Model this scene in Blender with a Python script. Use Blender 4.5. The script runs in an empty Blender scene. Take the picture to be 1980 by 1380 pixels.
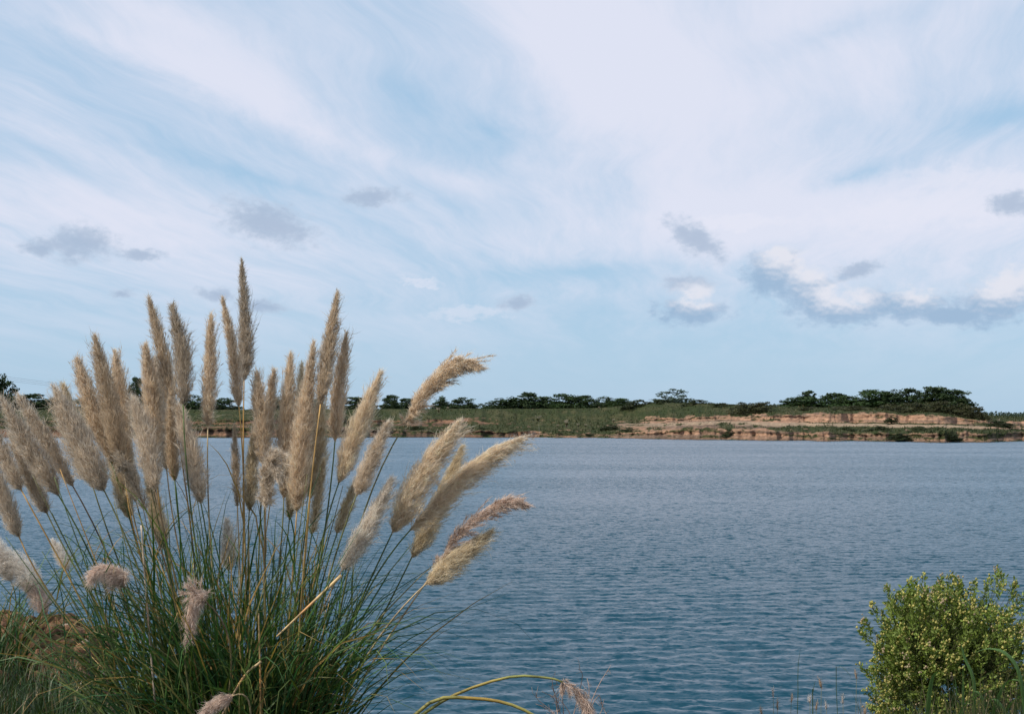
import bpy, math, random
import numpy as np
from mathutils import Vector

random.seed(7)
RS = np.random.RandomState(11)
S = bpy.context.scene
COL = S.collection

# ------------------------------------------------------------------ camera
F = 2720.0                       # focal length in photograph pixels (1980 wide)
CAMZ = 4.5                       # metres above the water
PITCH = math.atan(116 / F)
cd = bpy.data.cameras.new('camera')
cam = bpy.data.objects.new('camera', cd)
COL.objects.link(cam)
cam.location = (0, 0, CAMZ)
cam.rotation_euler = (math.pi / 2 + PITCH, 0, 0)
cd.sensor_width = 36.0
cd.lens = 36.0 * F / 1980.0
cd.clip_start = 0.1
cd.clip_end = 20000
S.camera = cam

# ------------------------------------------------------------------ exposure, render
S.view_settings.view_transform = 'Standard'
S.view_settings.look = 'None'
S.view_settings.exposure = 0.0
S.view_settings.gamma = 1.0
S.view_settings.use_curve_mapping = False
S.render.engine = 'CYCLES'
S.cycles.max_bounces = 6
S.cycles.diffuse_bounces = 3
S.cycles.transmission_bounces = 4
S.cycles.glossy_bounces = 3
S.cycles.transparent_max_bounces = 8
S.cycles.use_denoising = True
S.cycles.caustics_reflective = False
S.cycles.caustics_refractive = False

# ------------------------------------------------------------------ sun
SUN_DIR = Vector((-0.80, -0.34, 0.86)).normalized()       # towards the sun
sl = bpy.data.lights.new('sun', 'SUN')
sl.energy = 4.2
sl.angle = math.radians(1.2)
sl.color = (1.0, 0.93, 0.82)
sun = bpy.data.objects.new('sun', sl)
COL.objects.link(sun)
sun.rotation_euler = SUN_DIR.to_track_quat('Z', 'Y').to_euler()
SUN_EL = math.asin(SUN_DIR.z)
SUN_AZ = math.atan2(SUN_DIR.x, SUN_DIR.y)


# ------------------------------------------------------------------ node helper
class NT:
    def __init__(self, tree):
        self.t = tree
        tree.nodes.clear()

    def n(self, typ, **kw):
        nd = self.t.nodes.new(typ)
        for k, v in kw.items():
            setattr(nd, k, v)
        return nd

    def link(self, a, b):
        self.t.links.new(a, b)

    def put(self, sock, v):
        if hasattr(v, 'is_output'):
            self.t.links.new(v, sock)
        elif isinstance(v, (tuple, list)):
            sock.default_value = tuple(v) if len(v) == len(sock.default_value) else tuple(v) + (1.0,)
        else:
            sock.default_value = v

    def m(self, op, a, b=0.0, c=0.0, clamp=False):
        nd = self.n('ShaderNodeMath', operation=op, use_clamp=clamp)
        for i, v in enumerate((a, b, c)):
            self.put(nd.inputs[i], v)
        return nd.outputs[0]

    def add(self, a, b): return self.m('ADD', a, b)
    def sub(self, a, b): return self.m('SUBTRACT', a, b)
    def mul(self, a, b): return self.m('MULTIPLY', a, b)
    def mx(self, a, b): return self.m('MAXIMUM', a, b)

    def xyz(self, x, y, z=0.0):
        nd = self.n('ShaderNodeCombineXYZ')
        for i, v in enumerate((x, y, z)):
            self.put(nd.inputs[i], v)
        return nd.outputs[0]

    def noise(self, vec, scale=1.0, detail=4.0, rough=0.5, dist=0.0, lac=2.0):
        nd = self.n('ShaderNodeTexNoise')
        self.put(nd.inputs['Vector'], vec)
        for k, v in (('Scale', scale), ('Detail', detail), ('Roughness', rough), ('Distortion', dist), ('Lacunarity', lac)):
            nd.inputs[k].default_value = v
        return nd.outputs['Fac']

    def ramp(self, v, lo, hi, a=0.0, b=1.0, smooth=True):
        nd = self.n('ShaderNodeMapRange', interpolation_type='SMOOTHSTEP' if smooth else 'LINEAR')
        self.put(nd.inputs[0], v)
        for i, q in enumerate((lo, hi, a, b)):
            nd.inputs[i + 1].default_value = q
        return nd.outputs[0]

    def mix(self, f, a, b, mode='MIX'):
        nd = self.n('ShaderNodeMix', data_type='RGBA', blend_type=mode)
        self.put(nd.inputs[0], f)
        self.put(nd.inputs[6], a)
        self.put(nd.inputs[7], b)
        return nd.outputs[2]


# ------------------------------------------------------------------ sky
def ang(px, py):
    """direction (azimuth, elevation in degrees) of a photograph pixel"""
    cx, cz = (px - 990) / F, (690 - py) / F
    d = Vector((cx, math.cos(PITCH) - math.sin(PITCH) * cz, math.sin(PITCH) + math.cos(PITCH) * cz)).normalized()
    return math.degrees(math.atan2(d.x, d.y)), math.degrees(math.asin(d.z))


W = bpy.data.worlds.new('World')
S.world = W
W.use_nodes = True
W.cycles.sampling_method = 'NONE'      # an even, bright sky needs no map to sample it
T = NT(W.node_tree)
SKY = 0.10
tc = T.n('ShaderNodeTexCoord')
sep = T.n('ShaderNodeSeparateXYZ')
T.link(tc.outputs['Generated'], sep.inputs[0])
dx, dy, dz = sep.outputs
nish = T.n('ShaderNodeTexSky', sky_type='NISHITA')
nish.sun_disc = False
nish.sun_elevation = SUN_EL
nish.sun_rotation = SUN_AZ
nish.altitude = 0
nish.air_density = 1.0
nish.dust_density = 0.6
nish.ozone_density = 1.4
az = T.mul(T.m('ARCTAN2', dx, dy), 180 / math.pi)
el = T.mul(T.m('ARCSINE', dz), 180 / math.pi)
# high thin cloud: streaks on a flat layer, running towards azimuth 8 degrees
zz = T.add(T.mx(dz, 0.0), 0.07)
u0 = T.m('DIVIDE', dx, zz)
v0 = T.m('DIVIDE', dy, zz)
A0 = math.radians(8.0)
u = T.sub(T.mul(u0, math.cos(A0)), T.mul(v0, math.sin(A0)))
v = T.add(T.mul(u0, math.sin(A0)), T.mul(v0, math.cos(A0)))
wob = T.noise(T.xyz(u, v, 3.1), 0.8, 3, 0.5)
uu = T.add(u, T.mul(T.sub(wob, 0.5), 0.5))
n_a = T.noise(T.xyz(T.mul(uu, 1.1), T.mul(v, 0.28), 7.7), 1.0, 4, 0.55, 0.3)
n_b = T.noise(T.xyz(T.mul(uu, 3.4), T.mul(v, 0.46), 1.7), 1.0, 6, 0.68, 0.25)
n_c = T.noise(T.xyz(T.mul(u, 0.5), T.mul(v, 0.45), 15.2), 1.0, 3, 0.5)
veil = T.add(T.add(T.mul(n_a, 0.46), T.mul(n_b, 0.62)), T.mul(n_c, 0.32))


# directions as (azimuth, elevation) in degrees, frayed a little by noise
fr = T.n('ShaderNodeTexNoise')
T.put(fr.inputs['Vector'], T.xyz(az, T.mul(el, 1.6), 2.0))
fr.inputs['Scale'].default_value = 1.3; fr.inputs['Detail'].default_value = 5.0; fr.inputs['Roughness'].default_value = 0.6
fv = T.n('ShaderNodeVectorMath', operation='MULTIPLY_ADD')
T.link(fr.outputs['Color'], fv.inputs[0])
fv.inputs[1].default_value = (2.6, 1.3, 0); fv.inputs[2].default_value = (-1.3, -0.65, 0)
ae = T.xyz(az, el, 0.0)
fa = T.n('ShaderNodeVectorMath', operation='ADD')
T.link(ae, fa.inputs[0]); T.link(fv.outputs[0], fa.inputs[1])
frayed = fa.outputs[0]
fv2 = T.n('ShaderNodeVectorMath', operation='MULTIPLY_ADD')
T.link(fv.outputs[0], fv2.inputs[0])
fv2.inputs[1].default_value = (0.40, 0.40, 0)
T.link(ae, fv2.inputs[2])
puffy = fv2.outputs[0]


def ellipse(vec, px, py, rx, ry, rot=0.0):
    """coordinates in which an ellipse about a pixel's direction (radii in pixels) is the unit circle"""
    k = 180 / math.pi / F
    a, e = ang(px, py)
    mp = T.n('ShaderNodeMapping', vector_type='TEXTURE')
    T.link(vec, mp.inputs[0])
    mp.inputs[1].default_value = (a, e, 0)
    mp.inputs[2].default_value = (0, 0, math.radians(rot))
    mp.inputs[3].default_value = (rx * k, ry * k, 1)
    return mp.outputs[0]


def far_from(vec, *args):
    ln = T.n('ShaderNodeVectorMath', operation='LENGTH')
    T.link(ellipse(vec, *args), ln.inputs[0])
    return ln.outputs['Value']


def soft(*args, vec=None):
    gd = T.n('ShaderNodeTexGradient', gradient_type='QUADRATIC_SPHERE')
    T.link(ellipse(vec or ae, *args), gd.inputs[0])
    return gd.outputs['Fac']


bias = None
for args, wgt in (((1180, 140, 640, 240, -28), 0.24), ((1500, 420, 800, 120, 4), 0.18), ((300, 420, 560, 130, -10), 0.17),
                  ((420, 150, 640, 80, -18), 0.15), ((100, 260, 500, 60, -18), 0.10), ((900, 350, 360, 60, -12), 0.10), ((150, 60, 500, 60, -18), 0.08),
                  ((1960, 220, 240, 70, 10), -0.19), ((1650, 340, 220, 42, 14), -0.15), ((950, 255, 130, 60, -25), -0.13), ((1620, 60, 330, 70, 14), -0.12),
                  ((790, 185, 150, 60, -25), -0.08), ((1120, 525, 340, 45, 2), -0.16), ((500, 345, 420, 26, -14), -0.07),
                  ((330, 600, 900, 60, 0), -0.08), ((300, 30, 700, 110, -20), 0.14), ((620, 260, 520, 60, -20), 0.12)):
    bias = T.m('MULTIPLY_ADD', soft(*args, vec=puffy), wgt * 1.5, 0.0 if bias is None else bias)
veil = T.add(veil, bias)
veil = T.ramp(veil, 0.42, 0.93)
low = T.ramp(el, 1.2, 6.5)                                  # the layer thins out towards the horizon
veil = T.mul(veil, T.add(T.mul(low, 0.85), 0.10))
base = T.mix(0.78, nish.outputs[0], (3.55, 5.95, 8.3))         # thin haze over the whole sky
sky1 = T.mix(T.add(0.10, T.mul(veil, 0.82)), base, (7.9, 8.0, 9.2))
# small heaps of low cloud
cn = T.noise(T.xyz(T.mul(az, 1.0), T.mul(el, 1.5), 4.0), 1.9, 5, 0.6)
cn2 = T.noise(T.xyz(T.mul(az, 1.0), T.add(T.mul(el, 1.5), -0.2), 4.0), 1.9, 3, 0.55)
# a brighter sheet with a firm upper edge at the right, and scraps
sheet = None
for args in ((1900, 345, 190, 30, -4), (1800, 400, 300, 46, 6), (1980, 405, 260, 46, 0), (805, 545, 60, 9, -8), (1440, 430, 160, 18, 0), (905, 605, 120, 20, 4)):
    b_ = far_from(frayed, *args)
    sheet = b_ if sheet is None else T.m('MINIMUM', sheet, b_)
sheet = T.ramp(T.add(T.sub(1.0, sheet), T.mul(T.sub(cn, 0.5), 0.9)), 0.0, 0.7)
sky1 = T.mix(T.mul(sheet, 0.36), sky1, (8.3, 8.3, 9.3))
heap, top, bright = None, None, None
for i, (args, tp) in enumerate((
        ((1500, 530, 76, 56, 0), 1), ((1560, 562, 86, 58, -25), 1), ((1620, 602, 120, 36, -4), 1), ((1515, 493, 44, 22, 0), 0),
        ((1765, 592, 86, 40, 0), 1), ((1700, 584, 80, 30, -18), 0), ((1925, 588, 105, 52, 10), 1), ((1840, 608, 110, 24, 0), 0),
        ((1965, 556, 80, 46, 0), 1), ((1655, 523, 62, 20, 12), 0), ((1335, 553, 62, 30, -8), 0), ((1338, 602, 90, 34, 0), 1),
        ((155, 470, 80, 46, 0), 0), ((82, 480, 50, 26, 0), 0), ((268, 493, 60, 15, 0), 0), ((520, 432, 118, 52, -14), 0),
        ((725, 380, 80, 24, 2), 0), ((1345, 462, 86, 38, -32), 0), ((1000, 586, 50, 20, 0), 0), ((1960, 395, 60, 32, 0), 0),
        ((415, 570, 50, 18, 0), 0), ((505, 592, 70, 15, 0), 0), ((235, 569, 36, 12, 0), 0))):
    b_ = far_from(puffy, *args)
    heap = b_ if heap is None else T.m('MINIMUM', heap, b_)
    if tp:
        px, py, rx, ry, rt = args
        b2 = soft(px + rx * 0.12, py - ry * 0.85, rx * 1.15, ry * 1.55, rt, vec=puffy)
        top = b2 if top is None else T.mx(top, b2)
        bright = b_ if bright is None else T.m('MINIMUM', bright, b_)
dens = T.add(T.sub(1.0, T.m('MINIMUM', heap, 1.9)), T.mul(T.sub(cn, 0.5), 1.25))
hm = T.ramp(dens, -0.03, 0.64)
lit = T.add(T.mul(top, 1.5), T.mul(T.sub(cn, cn2), 0.7))
lit = T.ramp(lit, 0.04, 0.85)
near_top = T.ramp(bright, 1.35, 0.8)
dark = T.mix(near_top, T.mix(T.ramp(dens, 0.1, 0.9), (4.8, 5.8, 7.3), (3.8, 4.8, 6.4)), (3.3, 4.75, 6.6))
hcol = T.mix(lit, dark, (7.8, 7.9, 8.7))
sky2 = T.mix(T.mul(hm, T.add(0.78, T.mul(near_top, 0.12))), sky1, hcol)
bg = T.n('ShaderNodeBackground')
T.link(sky2, bg.inputs['Color'])
bg.inputs['Strength'].default_value = SKY
wo = T.n('ShaderNodeOutputWorld')
T.link(bg.outputs[0], wo.inputs[0])


# ------------------------------------------------------------------ geometry helpers
def at(px, py, Y):
    """the point at depth Y metres that the photograph shows at a pixel"""
    cx, cz = (px - 990) / F, (690 - py) / F
    d = np.array([cx, math.cos(PITCH) - math.sin(PITCH) * cz, math.sin(PITCH) + math.cos(PITCH) * cz])
    d = d * (Y / d[1])
    return np.array([d[0], d[1], CAMZ + d[2]])


def px_x(X, Y):
    return 990 + F * X / Y


def lattice(seed, n=256):
    return np.random.RandomState(seed).rand(n, n)


_L = {}


def vnoise(x, y, seed=0):
    if seed not in _L:
        _L[seed] = lattice(seed)
    L = _L[seed]
    x = np.asarray(x, float); y = np.asarray(y, float)
    xi, yi = np.floor(x).astype(int), np.floor(y).astype(int)
    fx, fy = x - xi, y - yi
    fx = fx * fx * (3 - 2 * fx); fy = fy * fy * (3 - 2 * fy)
    g = lambda a, b: L[a % 256, b % 256]
    return (g(xi, yi) * (1 - fx) + g(xi + 1, yi) * fx) * (1 - fy) + (g(xi, yi + 1) * (1 - fx) + g(xi + 1, yi + 1) * fx) * fy


def fbm(x, y, seed=0, oct=4):
    s, a, t = 0, 0.5, 0
    for i in range(oct):
        s = s + a * vnoise(x * 2 ** i, y * 2 ** i, seed + i)
        t += a
        a *= 0.5
    return s / t


def mesh_np(name, verts, faces_list, col=None, mat=None, smooth=False):
    """faces_list: list of int arrays (n,k) with any k; col: per-vertex colours (n,3)"""
    me = bpy.data.meshes.new(name)
    verts = np.asarray(verts, np.float32)
    me.vertices.add(len(verts))
    me.vertices.foreach_set('co', verts.ravel())
    lv = np.concatenate([f.ravel() for f in faces_list]).astype(np.int32)
    cnt = np.concatenate([np.full(len(f), f.shape[1], np.int32) for f in faces_list])
    st = np.zeros(len(cnt), np.int32)
    st[1:] = np.cumsum(cnt)[:-1]
    me.loops.add(len(lv))
    me.loops.foreach_set('vertex_index', lv)
    me.polygons.add(len(cnt))
    me.polygons.foreach_set('loop_start', st)
    me.polygons.foreach_set('loop_total', cnt)
    if smooth:
        me.polygons.foreach_set('use_smooth', np.ones(len(cnt), bool))
    if col is not None:
        ca = me.color_attributes.new('Col', 'FLOAT_COLOR', 'POINT')
        c4 = np.ones((len(verts), 4), np.float32)
        c4[:, :3] = col
        ca.data.foreach_set('color', c4.ravel())
    me.update(calc_edges=True)
    if mat:
        me.materials.append(mat)
    return me


def link(name, me, parent=None, loc=None):
    o = bpy.data.objects.new(name, me)
    COL.objects.link(o)
    if parent is not None:
        o.parent = parent
    if loc is not None:
        o.location = tuple(float(q) for q in loc)
    return o


def empty(name, loc, label, cat, group=None):
    o = link(name, None, None, loc)
    o.empty_display_size = 0.2
    return tag(o, label, cat, group)


def tag(o, label=None, cat=None, group=None, kind=None):
    if label: o['label'] = label
    if cat: o['category'] = cat
    if group: o['group'] = group
    if kind: o['kind'] = kind
    return o


def grid_faces(nr, nc):
    i = np.arange(nr - 1)[:, None] * nc + np.arange(nc - 1)[None, :]
    i = i.ravel()
    return np.stack([i, i + 1, i + nc + 1, i + nc], 1)


class Bag:
    """collects vertices / faces / colours of many small shapes into one mesh"""
    def __init__(self):
        self.v, self.c, self.f, self.n = [], [], {}, 0

    def add(self, v, faces, c):
        v = np.asarray(v, float)
        c = np.asarray(c, float)
        if c.ndim == 1:
            c = np.repeat(c[None], len(v), 0)
        for f in faces:
            f = np.asarray(f)
            self.f.setdefault(f.shape[1], []).append(f + self.n)
        self.v.append(v); self.c.append(c); self.n += len(v)

    def mesh(self, name, mat, smooth=False, origin=None):
        v = np.concatenate(self.v)
        if origin is not None:
            v = v - np.asarray(origin)
        return mesh_np(name, v, [np.concatenate(f) for f in self.f.values()], np.concatenate(self.c), mat, smooth)


def spline(pts, n):
    """Catmull-Rom through points, n samples"""
    P = np.asarray(pts, float)
    if len(P) == 2:
        t = np.linspace(0, 1, n)[:, None]
        return P[0] * (1 - t) + P[1] * t
    E = np.vstack([2 * P[0] - P[1], P, 2 * P[-1] - P[-2]])
    out = []
    for t in np.linspace(0, len(P) - 1 - 1e-6, n):
        i = int(t); f = t - i
        a, b, c, d = E[i:i + 4]
        out.append(0.5 * ((2 * b) + (c - a) * f + (2 * a - 5 * b + 4 * c - d) * f * f + (3 * b - a - 3 * c + d) * f ** 3))
    return np.array(out)


def tangents(P):
    t = np.gradient(P, axis=0)
    return t / (np.linalg.norm(t, axis=1, keepdims=True) + 1e-9)


def tube(P, R, sides=6, cap=True):
    """round tube along points; returns verts, faces list"""
    P = np.asarray(P, float); n = len(P)
    R = np.broadcast_to(np.asarray(R, float), (n,))
    Tn = tangents(P)
    up = np.array([0.31, 0.87, 0.38])
    A = np.cross(Tn, up); A /= np.linalg.norm(A, axis=1, keepdims=True) + 1e-9
    B = np.cross(Tn, A)
    th = np.linspace(0, 2 * np.pi, sides, endpoint=False)
    V = P[:, None, :] + R[:, None, None] * (np.cos(th)[None, :, None] * A[:, None, :] + np.sin(th)[None, :, None] * B[:, None, :])
    i = np.arange(n - 1)[:, None] * sides; j = np.arange(sides)[None, :]; k = (j + 1) % sides
    q = np.stack([(i + j).ravel(), (i + k).ravel(), (i + sides + k).ravel(), (i + sides + j).ravel()], 1)
    fs = [q]
    if cap:
        fs.append(np.array([list(range(sides))[::-1], [(n - 1) * sides + s for s in range(sides)]]))
    return V.reshape(-1, 3), fs


def ribbon(P, Wd, side):
    """flat ribbon along points, slightly folded along its midrib (3 verts per row)"""
    P = np.asarray(P, float); n = len(P)
    Tn = tangents(P)
    sd = side - (Tn * side).sum(1, keepdims=True) * Tn
    sd /= np.linalg.norm(sd, axis=1, keepdims=True) + 1e-9
    nm = np.cross(Tn, sd)
    Wd = np.asarray(Wd)[:, None]
    V = np.stack([P - sd * Wd + nm * Wd * 0.5, P, P + sd * Wd + nm * Wd * 0.5], 1).reshape(-1, 3)
    i = np.arange(n - 1) * 3
    q = np.concatenate([np.stack([i, i + 1, i + 4, i + 3], 1), np.stack([i + 1, i + 2, i + 5, i + 4], 1)])
    return V, [q]


def rnd_unit(n, rs):
    v_ = rs.normal(size=(n, 3))
    return v_ / np.linalg.norm(v_, axis=1, keepdims=True)


# ------------------------------------------------------------------ materials
def mat_attr(name, rough=0.8, translucent=0.0, vary=0.0, vscale=30.0, spec=0.2, bump=0.0, bscale=20.0, tint=(1, 1, 1)):
    m = bpy.data.materials.new(name)
    m.use_nodes = True
    t = NT(m.node_tree)
    at_ = t.n('ShaderNodeAttribute', attribute_name='Col')
    c = at_.outputs['Color']
    g = t.n('ShaderNodeTexCoord')
    if vary:
        nz = t.noise(g.outputs['Object'], vscale, 5, 0.6)
        k = t.ramp(nz, 0.25, 0.75, 1 - vary, 1 + vary, False)
        c = t.mix(1.0, c, t.xyz(k, k, k), 'MULTIPLY')
    b = t.n('ShaderNodeBsdfPrincipled')
    t.link(c, b.inputs['Base Color'])
    b.inputs['Roughness'].default_value = rough
    b.inputs['Specular IOR Level'].default_value = spec
    if bump:
        nz = t.noise(g.outputs['Object'], bscale, 6, 0.65)
        bp = t.n('ShaderNodeBump')
        bp.inputs['Strength'].default_value = 1.0
        bp.inputs['Distance'].default_value = bump
        t.link(nz, bp.inputs['Height'])
        t.link(bp.outputs[0], b.inputs['Normal'])
    out = t.n('ShaderNodeOutputMaterial')
    sh = b.outputs[0]
    if translucent:
        tr = t.n('ShaderNodeBsdfTranslucent')
        t.link(t.mix(1.0, c, tint, 'MULTIPLY'), tr.inputs['Color'])
        ms = t.n('ShaderNodeMixShader')
        ms.inputs[0].default_value = translucent
        t.link(b.outputs[0], ms.inputs[1]); t.link(tr.outputs[0], ms.inputs[2])
        sh = ms.outputs[0]
    t.link(sh, out.inputs[0])
    return m


M_PLUME = mat_attr('plume_fluff', 0.9, 0.5, spec=0.05)
M_STEM = mat_attr('stalk', 0.55, 0.0, 0.35, 14.0, spec=0.35)
M_LEAF = mat_attr('grass_blade', 0.5, 0.25, 0.2, 9.0, spec=0.35, tint=(1.0, 1.1, 0.5))
M_TREE = mat_attr('tree_leaves', 0.65, 0.18, 0.3, 0.8, spec=0.2, tint=(1.0, 1.1, 0.5))
M_BUSH = mat_attr('shrub_leaves', 0.55, 0.28, 0.2, 5.0, spec=0.3, tint=(1.0, 1.1, 0.45))
M_BARK = mat_attr('bark', 0.9, 0, 0.3, 8.0)
M_EARTH = mat_attr('bank_earth', 0.95, 0, 0.32, 0.9, spec=0.1, bump=0.5, bscale=1.3)
M_SOIL = mat_attr('near_soil', 0.95, 0, 0.45, 9.0, spec=0.1, bump=0.06, bscale=12.0)
M_DRY = mat_attr('dry_stem', 0.8, 0.1, 0.2, 10.0)

# water
M_WATER = bpy.data.materials.new('lake_water')
M_WATER.use_nodes = True
t = NT(M_WATER.node_tree)
g = t.n('ShaderNodeTexCoord')
sp = t.n('ShaderNodeSeparateXYZ')
t.link(g.outputs['Object'], sp.inputs[0])
wx = t.add(sp.outputs[0], t.mul(sp.outputs[1], 0.12))
def slope_noise(vec, scale, detail, kx, ky):
    nd = t.n('ShaderNodeTexNoise')
    t.link(vec, nd.inputs['Vector'])
    nd.inputs['Scale'].default_value = scale; nd.inputs['Detail'].default_value = detail; nd.inputs['Roughness'].default_value = 0.6
    q = t.n('ShaderNodeSeparateColor')
    t.link(nd.outputs['Color'], q.inputs[0])
    steep = t.ramp(q.outputs[1], 0.50, 0.70, 0.0, -ky)          # steep little fronts facing the near shore
    return t.mul(t.sub(q.outputs[0], 0.5), kx), t.add(t.mul(t.sub(q.outputs[1], 0.5), ky * 0.5), steep)


# fine ripples: slopes straight from noise, so that they hold at any distance
sx1, sy1 = slope_noise(t.xyz(t.mul(wx, 0.62), sp.outputs[1], 0), 5.2, 2, 0.34, 0.42)
sx2, sy2 = slope_noise(t.xyz(t.mul(wx, 0.7), sp.outputs[1], 5), 14.0, 1, 0.16, 0.16)
gn = t.noise(t.xyz(t.mul(wx, 0.16), t.mul(sp.outputs[1], 0.5), 9), 0.14, 4, 0.55)
gk = t.ramp(gn, 0.3, 0.7, 0.55, 1.3)
# sheltered water under the far left bank
calm = t.mul(t.ramp(sp.outputs[1], 225.0, 285.0), t.ramp(sp.outputs[0], -20.0, -70.0))
gk = t.mul(gk, t.sub(1.0, t.mul(calm, 0.7)))
geo = t.n('ShaderNodeNewGeometry')
va = t.n('ShaderNodeVectorMath', operation='ADD')
t.link(geo.outputs['Normal'], va.inputs[0])
t.link(t.xyz(t.mul(t.add(sx1, sx2), gk), t.sub(t.mul(t.add(sy1, sy2), gk), 0.07), 0.0), va.inputs[1])
vn = t.n('ShaderNodeVectorMath', operation='NORMALIZE')
t.link(va.outputs[0], vn.inputs[0])
bp = vn
b = t.n('ShaderNodeBsdfPrincipled')
b.inputs['Base Color'].default_value = (0.003, 0.043, 0.070, 1)
b.inputs['Roughness'].default_value = 0.07
b.inputs['IOR'].default_value = 1.333
t.link(bp.outputs[0], b.inputs['Normal'])
o_ = t.n('ShaderNodeOutputMaterial')
t.link(b.outputs[0], o_.inputs[0])

# ------------------------------------------------------------------ water surface
def build_water():
    rs = np.random.RandomState(5)
    rows = [7.0]
    while rows[-1] < 700:
        y = rows[-1]
        rows.append(y + max(0.045, y * 0.0037) if y < 150 else y + y * 0.02)
    Y = np.array(rows)
    a = np.concatenate([np.linspace(-1.25, -0.48, 12, endpoint=False), np.linspace(-0.48, 0.48, 460), np.linspace(0.48, 1.25, 13)[1:]])
    X = Y[:, None] * np.tan(a)[None, :]
    YY = np.repeat(Y[:, None], len(a), 1)
    Z = np.zeros_like(X)
    stp = np.gradient(Y)[:, None]
    warp = [1.5 * fbm(X * 0.06, YY * 0.06, 40 + i, 2) for i in range(5)]
    for i in range(70):
        lam = 0.24 * (3.6 ** rs.rand() ** 1.2)
        th = rs.normal(0, 0.55) + 0.16
        k = 2 * np.pi / lam
        kx, ky = k * math.sin(th), -k * math.cos(th)
        slope = 0.023 * (0.9 if lam < 0.9 else 0.5)
        amp = slope * lam / (2 * np.pi)
        damp = np.clip((lam / np.maximum(stp, YY * 0.0021 * abs(math.sin(th))) - 2.5) / 3.0, 0, 1)
        ph = kx * X + ky * YY + rs.rand() * 6.28 + warp[i % 5]
        Z += amp * damp * np.sin(ph)
    gust = 0.65 + 0.7 * fbm(X * 0.03, YY * 0.05, 77, 3)
    Z *= gust
    V = np.stack([X, YY, Z], 2).reshape(-1, 3)
    me = mesh_np('water', V, [grid_faces(len(Y), len(a))[:, ::-1]], None, M_WATER, True)
    tag(link('water', me), kind='structure')


build_water()

# ------------------------------------------------------------------ far bank and plain
KX = np.array([-1500, -400, 0, 250, 400, 560, 700, 850, 1000, 1150, 1220, 1300, 1400, 1500, 1600, 1700, 1800, 1850, 1900, 1980, 2400, 3600], float)
KW = np.array([838, 844, 845, 845, 845, 845, 845, 845, 845.5, 846, 847, 848.5, 850, 850.5, 851.5, 853, 854.5, 855, 855, 852.5, 850, 842], float)
K1 = np.array([828, 830, 828, 827, 826, 828, 830, 832, 833, 838, 836, 829, 829, 832, 834, 836, 836, 834, 835, 834, 834, 832], float)
K2 = np.array([822, 822, 823, 823, 822, 822, 827, 829, 828, 829, 820, 819, 816, 820, 821, 823, 824, 825, 827, 830, 828, 824], float)
K3 = np.array([820, 820, 820, 820, 820, 820, 823, 823, 820, 820, 817, 816, 812, 813, 816, 817, 818, 819, 822, 825, 822, 820], float)
K4 = np.array([810, 811, 812, 812, 812, 812, 812, 809, 812, 812, 811, 808, 805, 802, 798, 799, 802, 806, 813, 816, 814, 812], float)
K5 = np.array([792, 792, 792, 792, 792, 791, 791, 790, 790, 789, 782, 778, 781, 785, 788, 788, 788, 791, 803, 807, 806, 804], float)


def kint(K, x):
    return np.interp(x, KX, K)


def shoreY(x):
    return CAMZ / ((kint(KW, x) - 806) / F)


def zat(y, Y):
    return CAMZ + (806 - y) / F * Y


def crest_z(x, d=66):
    Y = shoreY(x) + d
    return zat(kint(K5, x), Y)


C_DIRT = np.array([0.35, 0.20, 0.128]); C_DIRT2 = np.array([0.14, 0.095, 0.07]); C_SAND = np.array([0.32, 0.235, 0.16])
C_GRASS = np.array([0.036, 0.047, 0.016]); C_GRASS2 = np.array([0.068, 0.066, 0.030]); C_GRASS3 = np.array([0.029, 0.040, 0.014])


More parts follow.
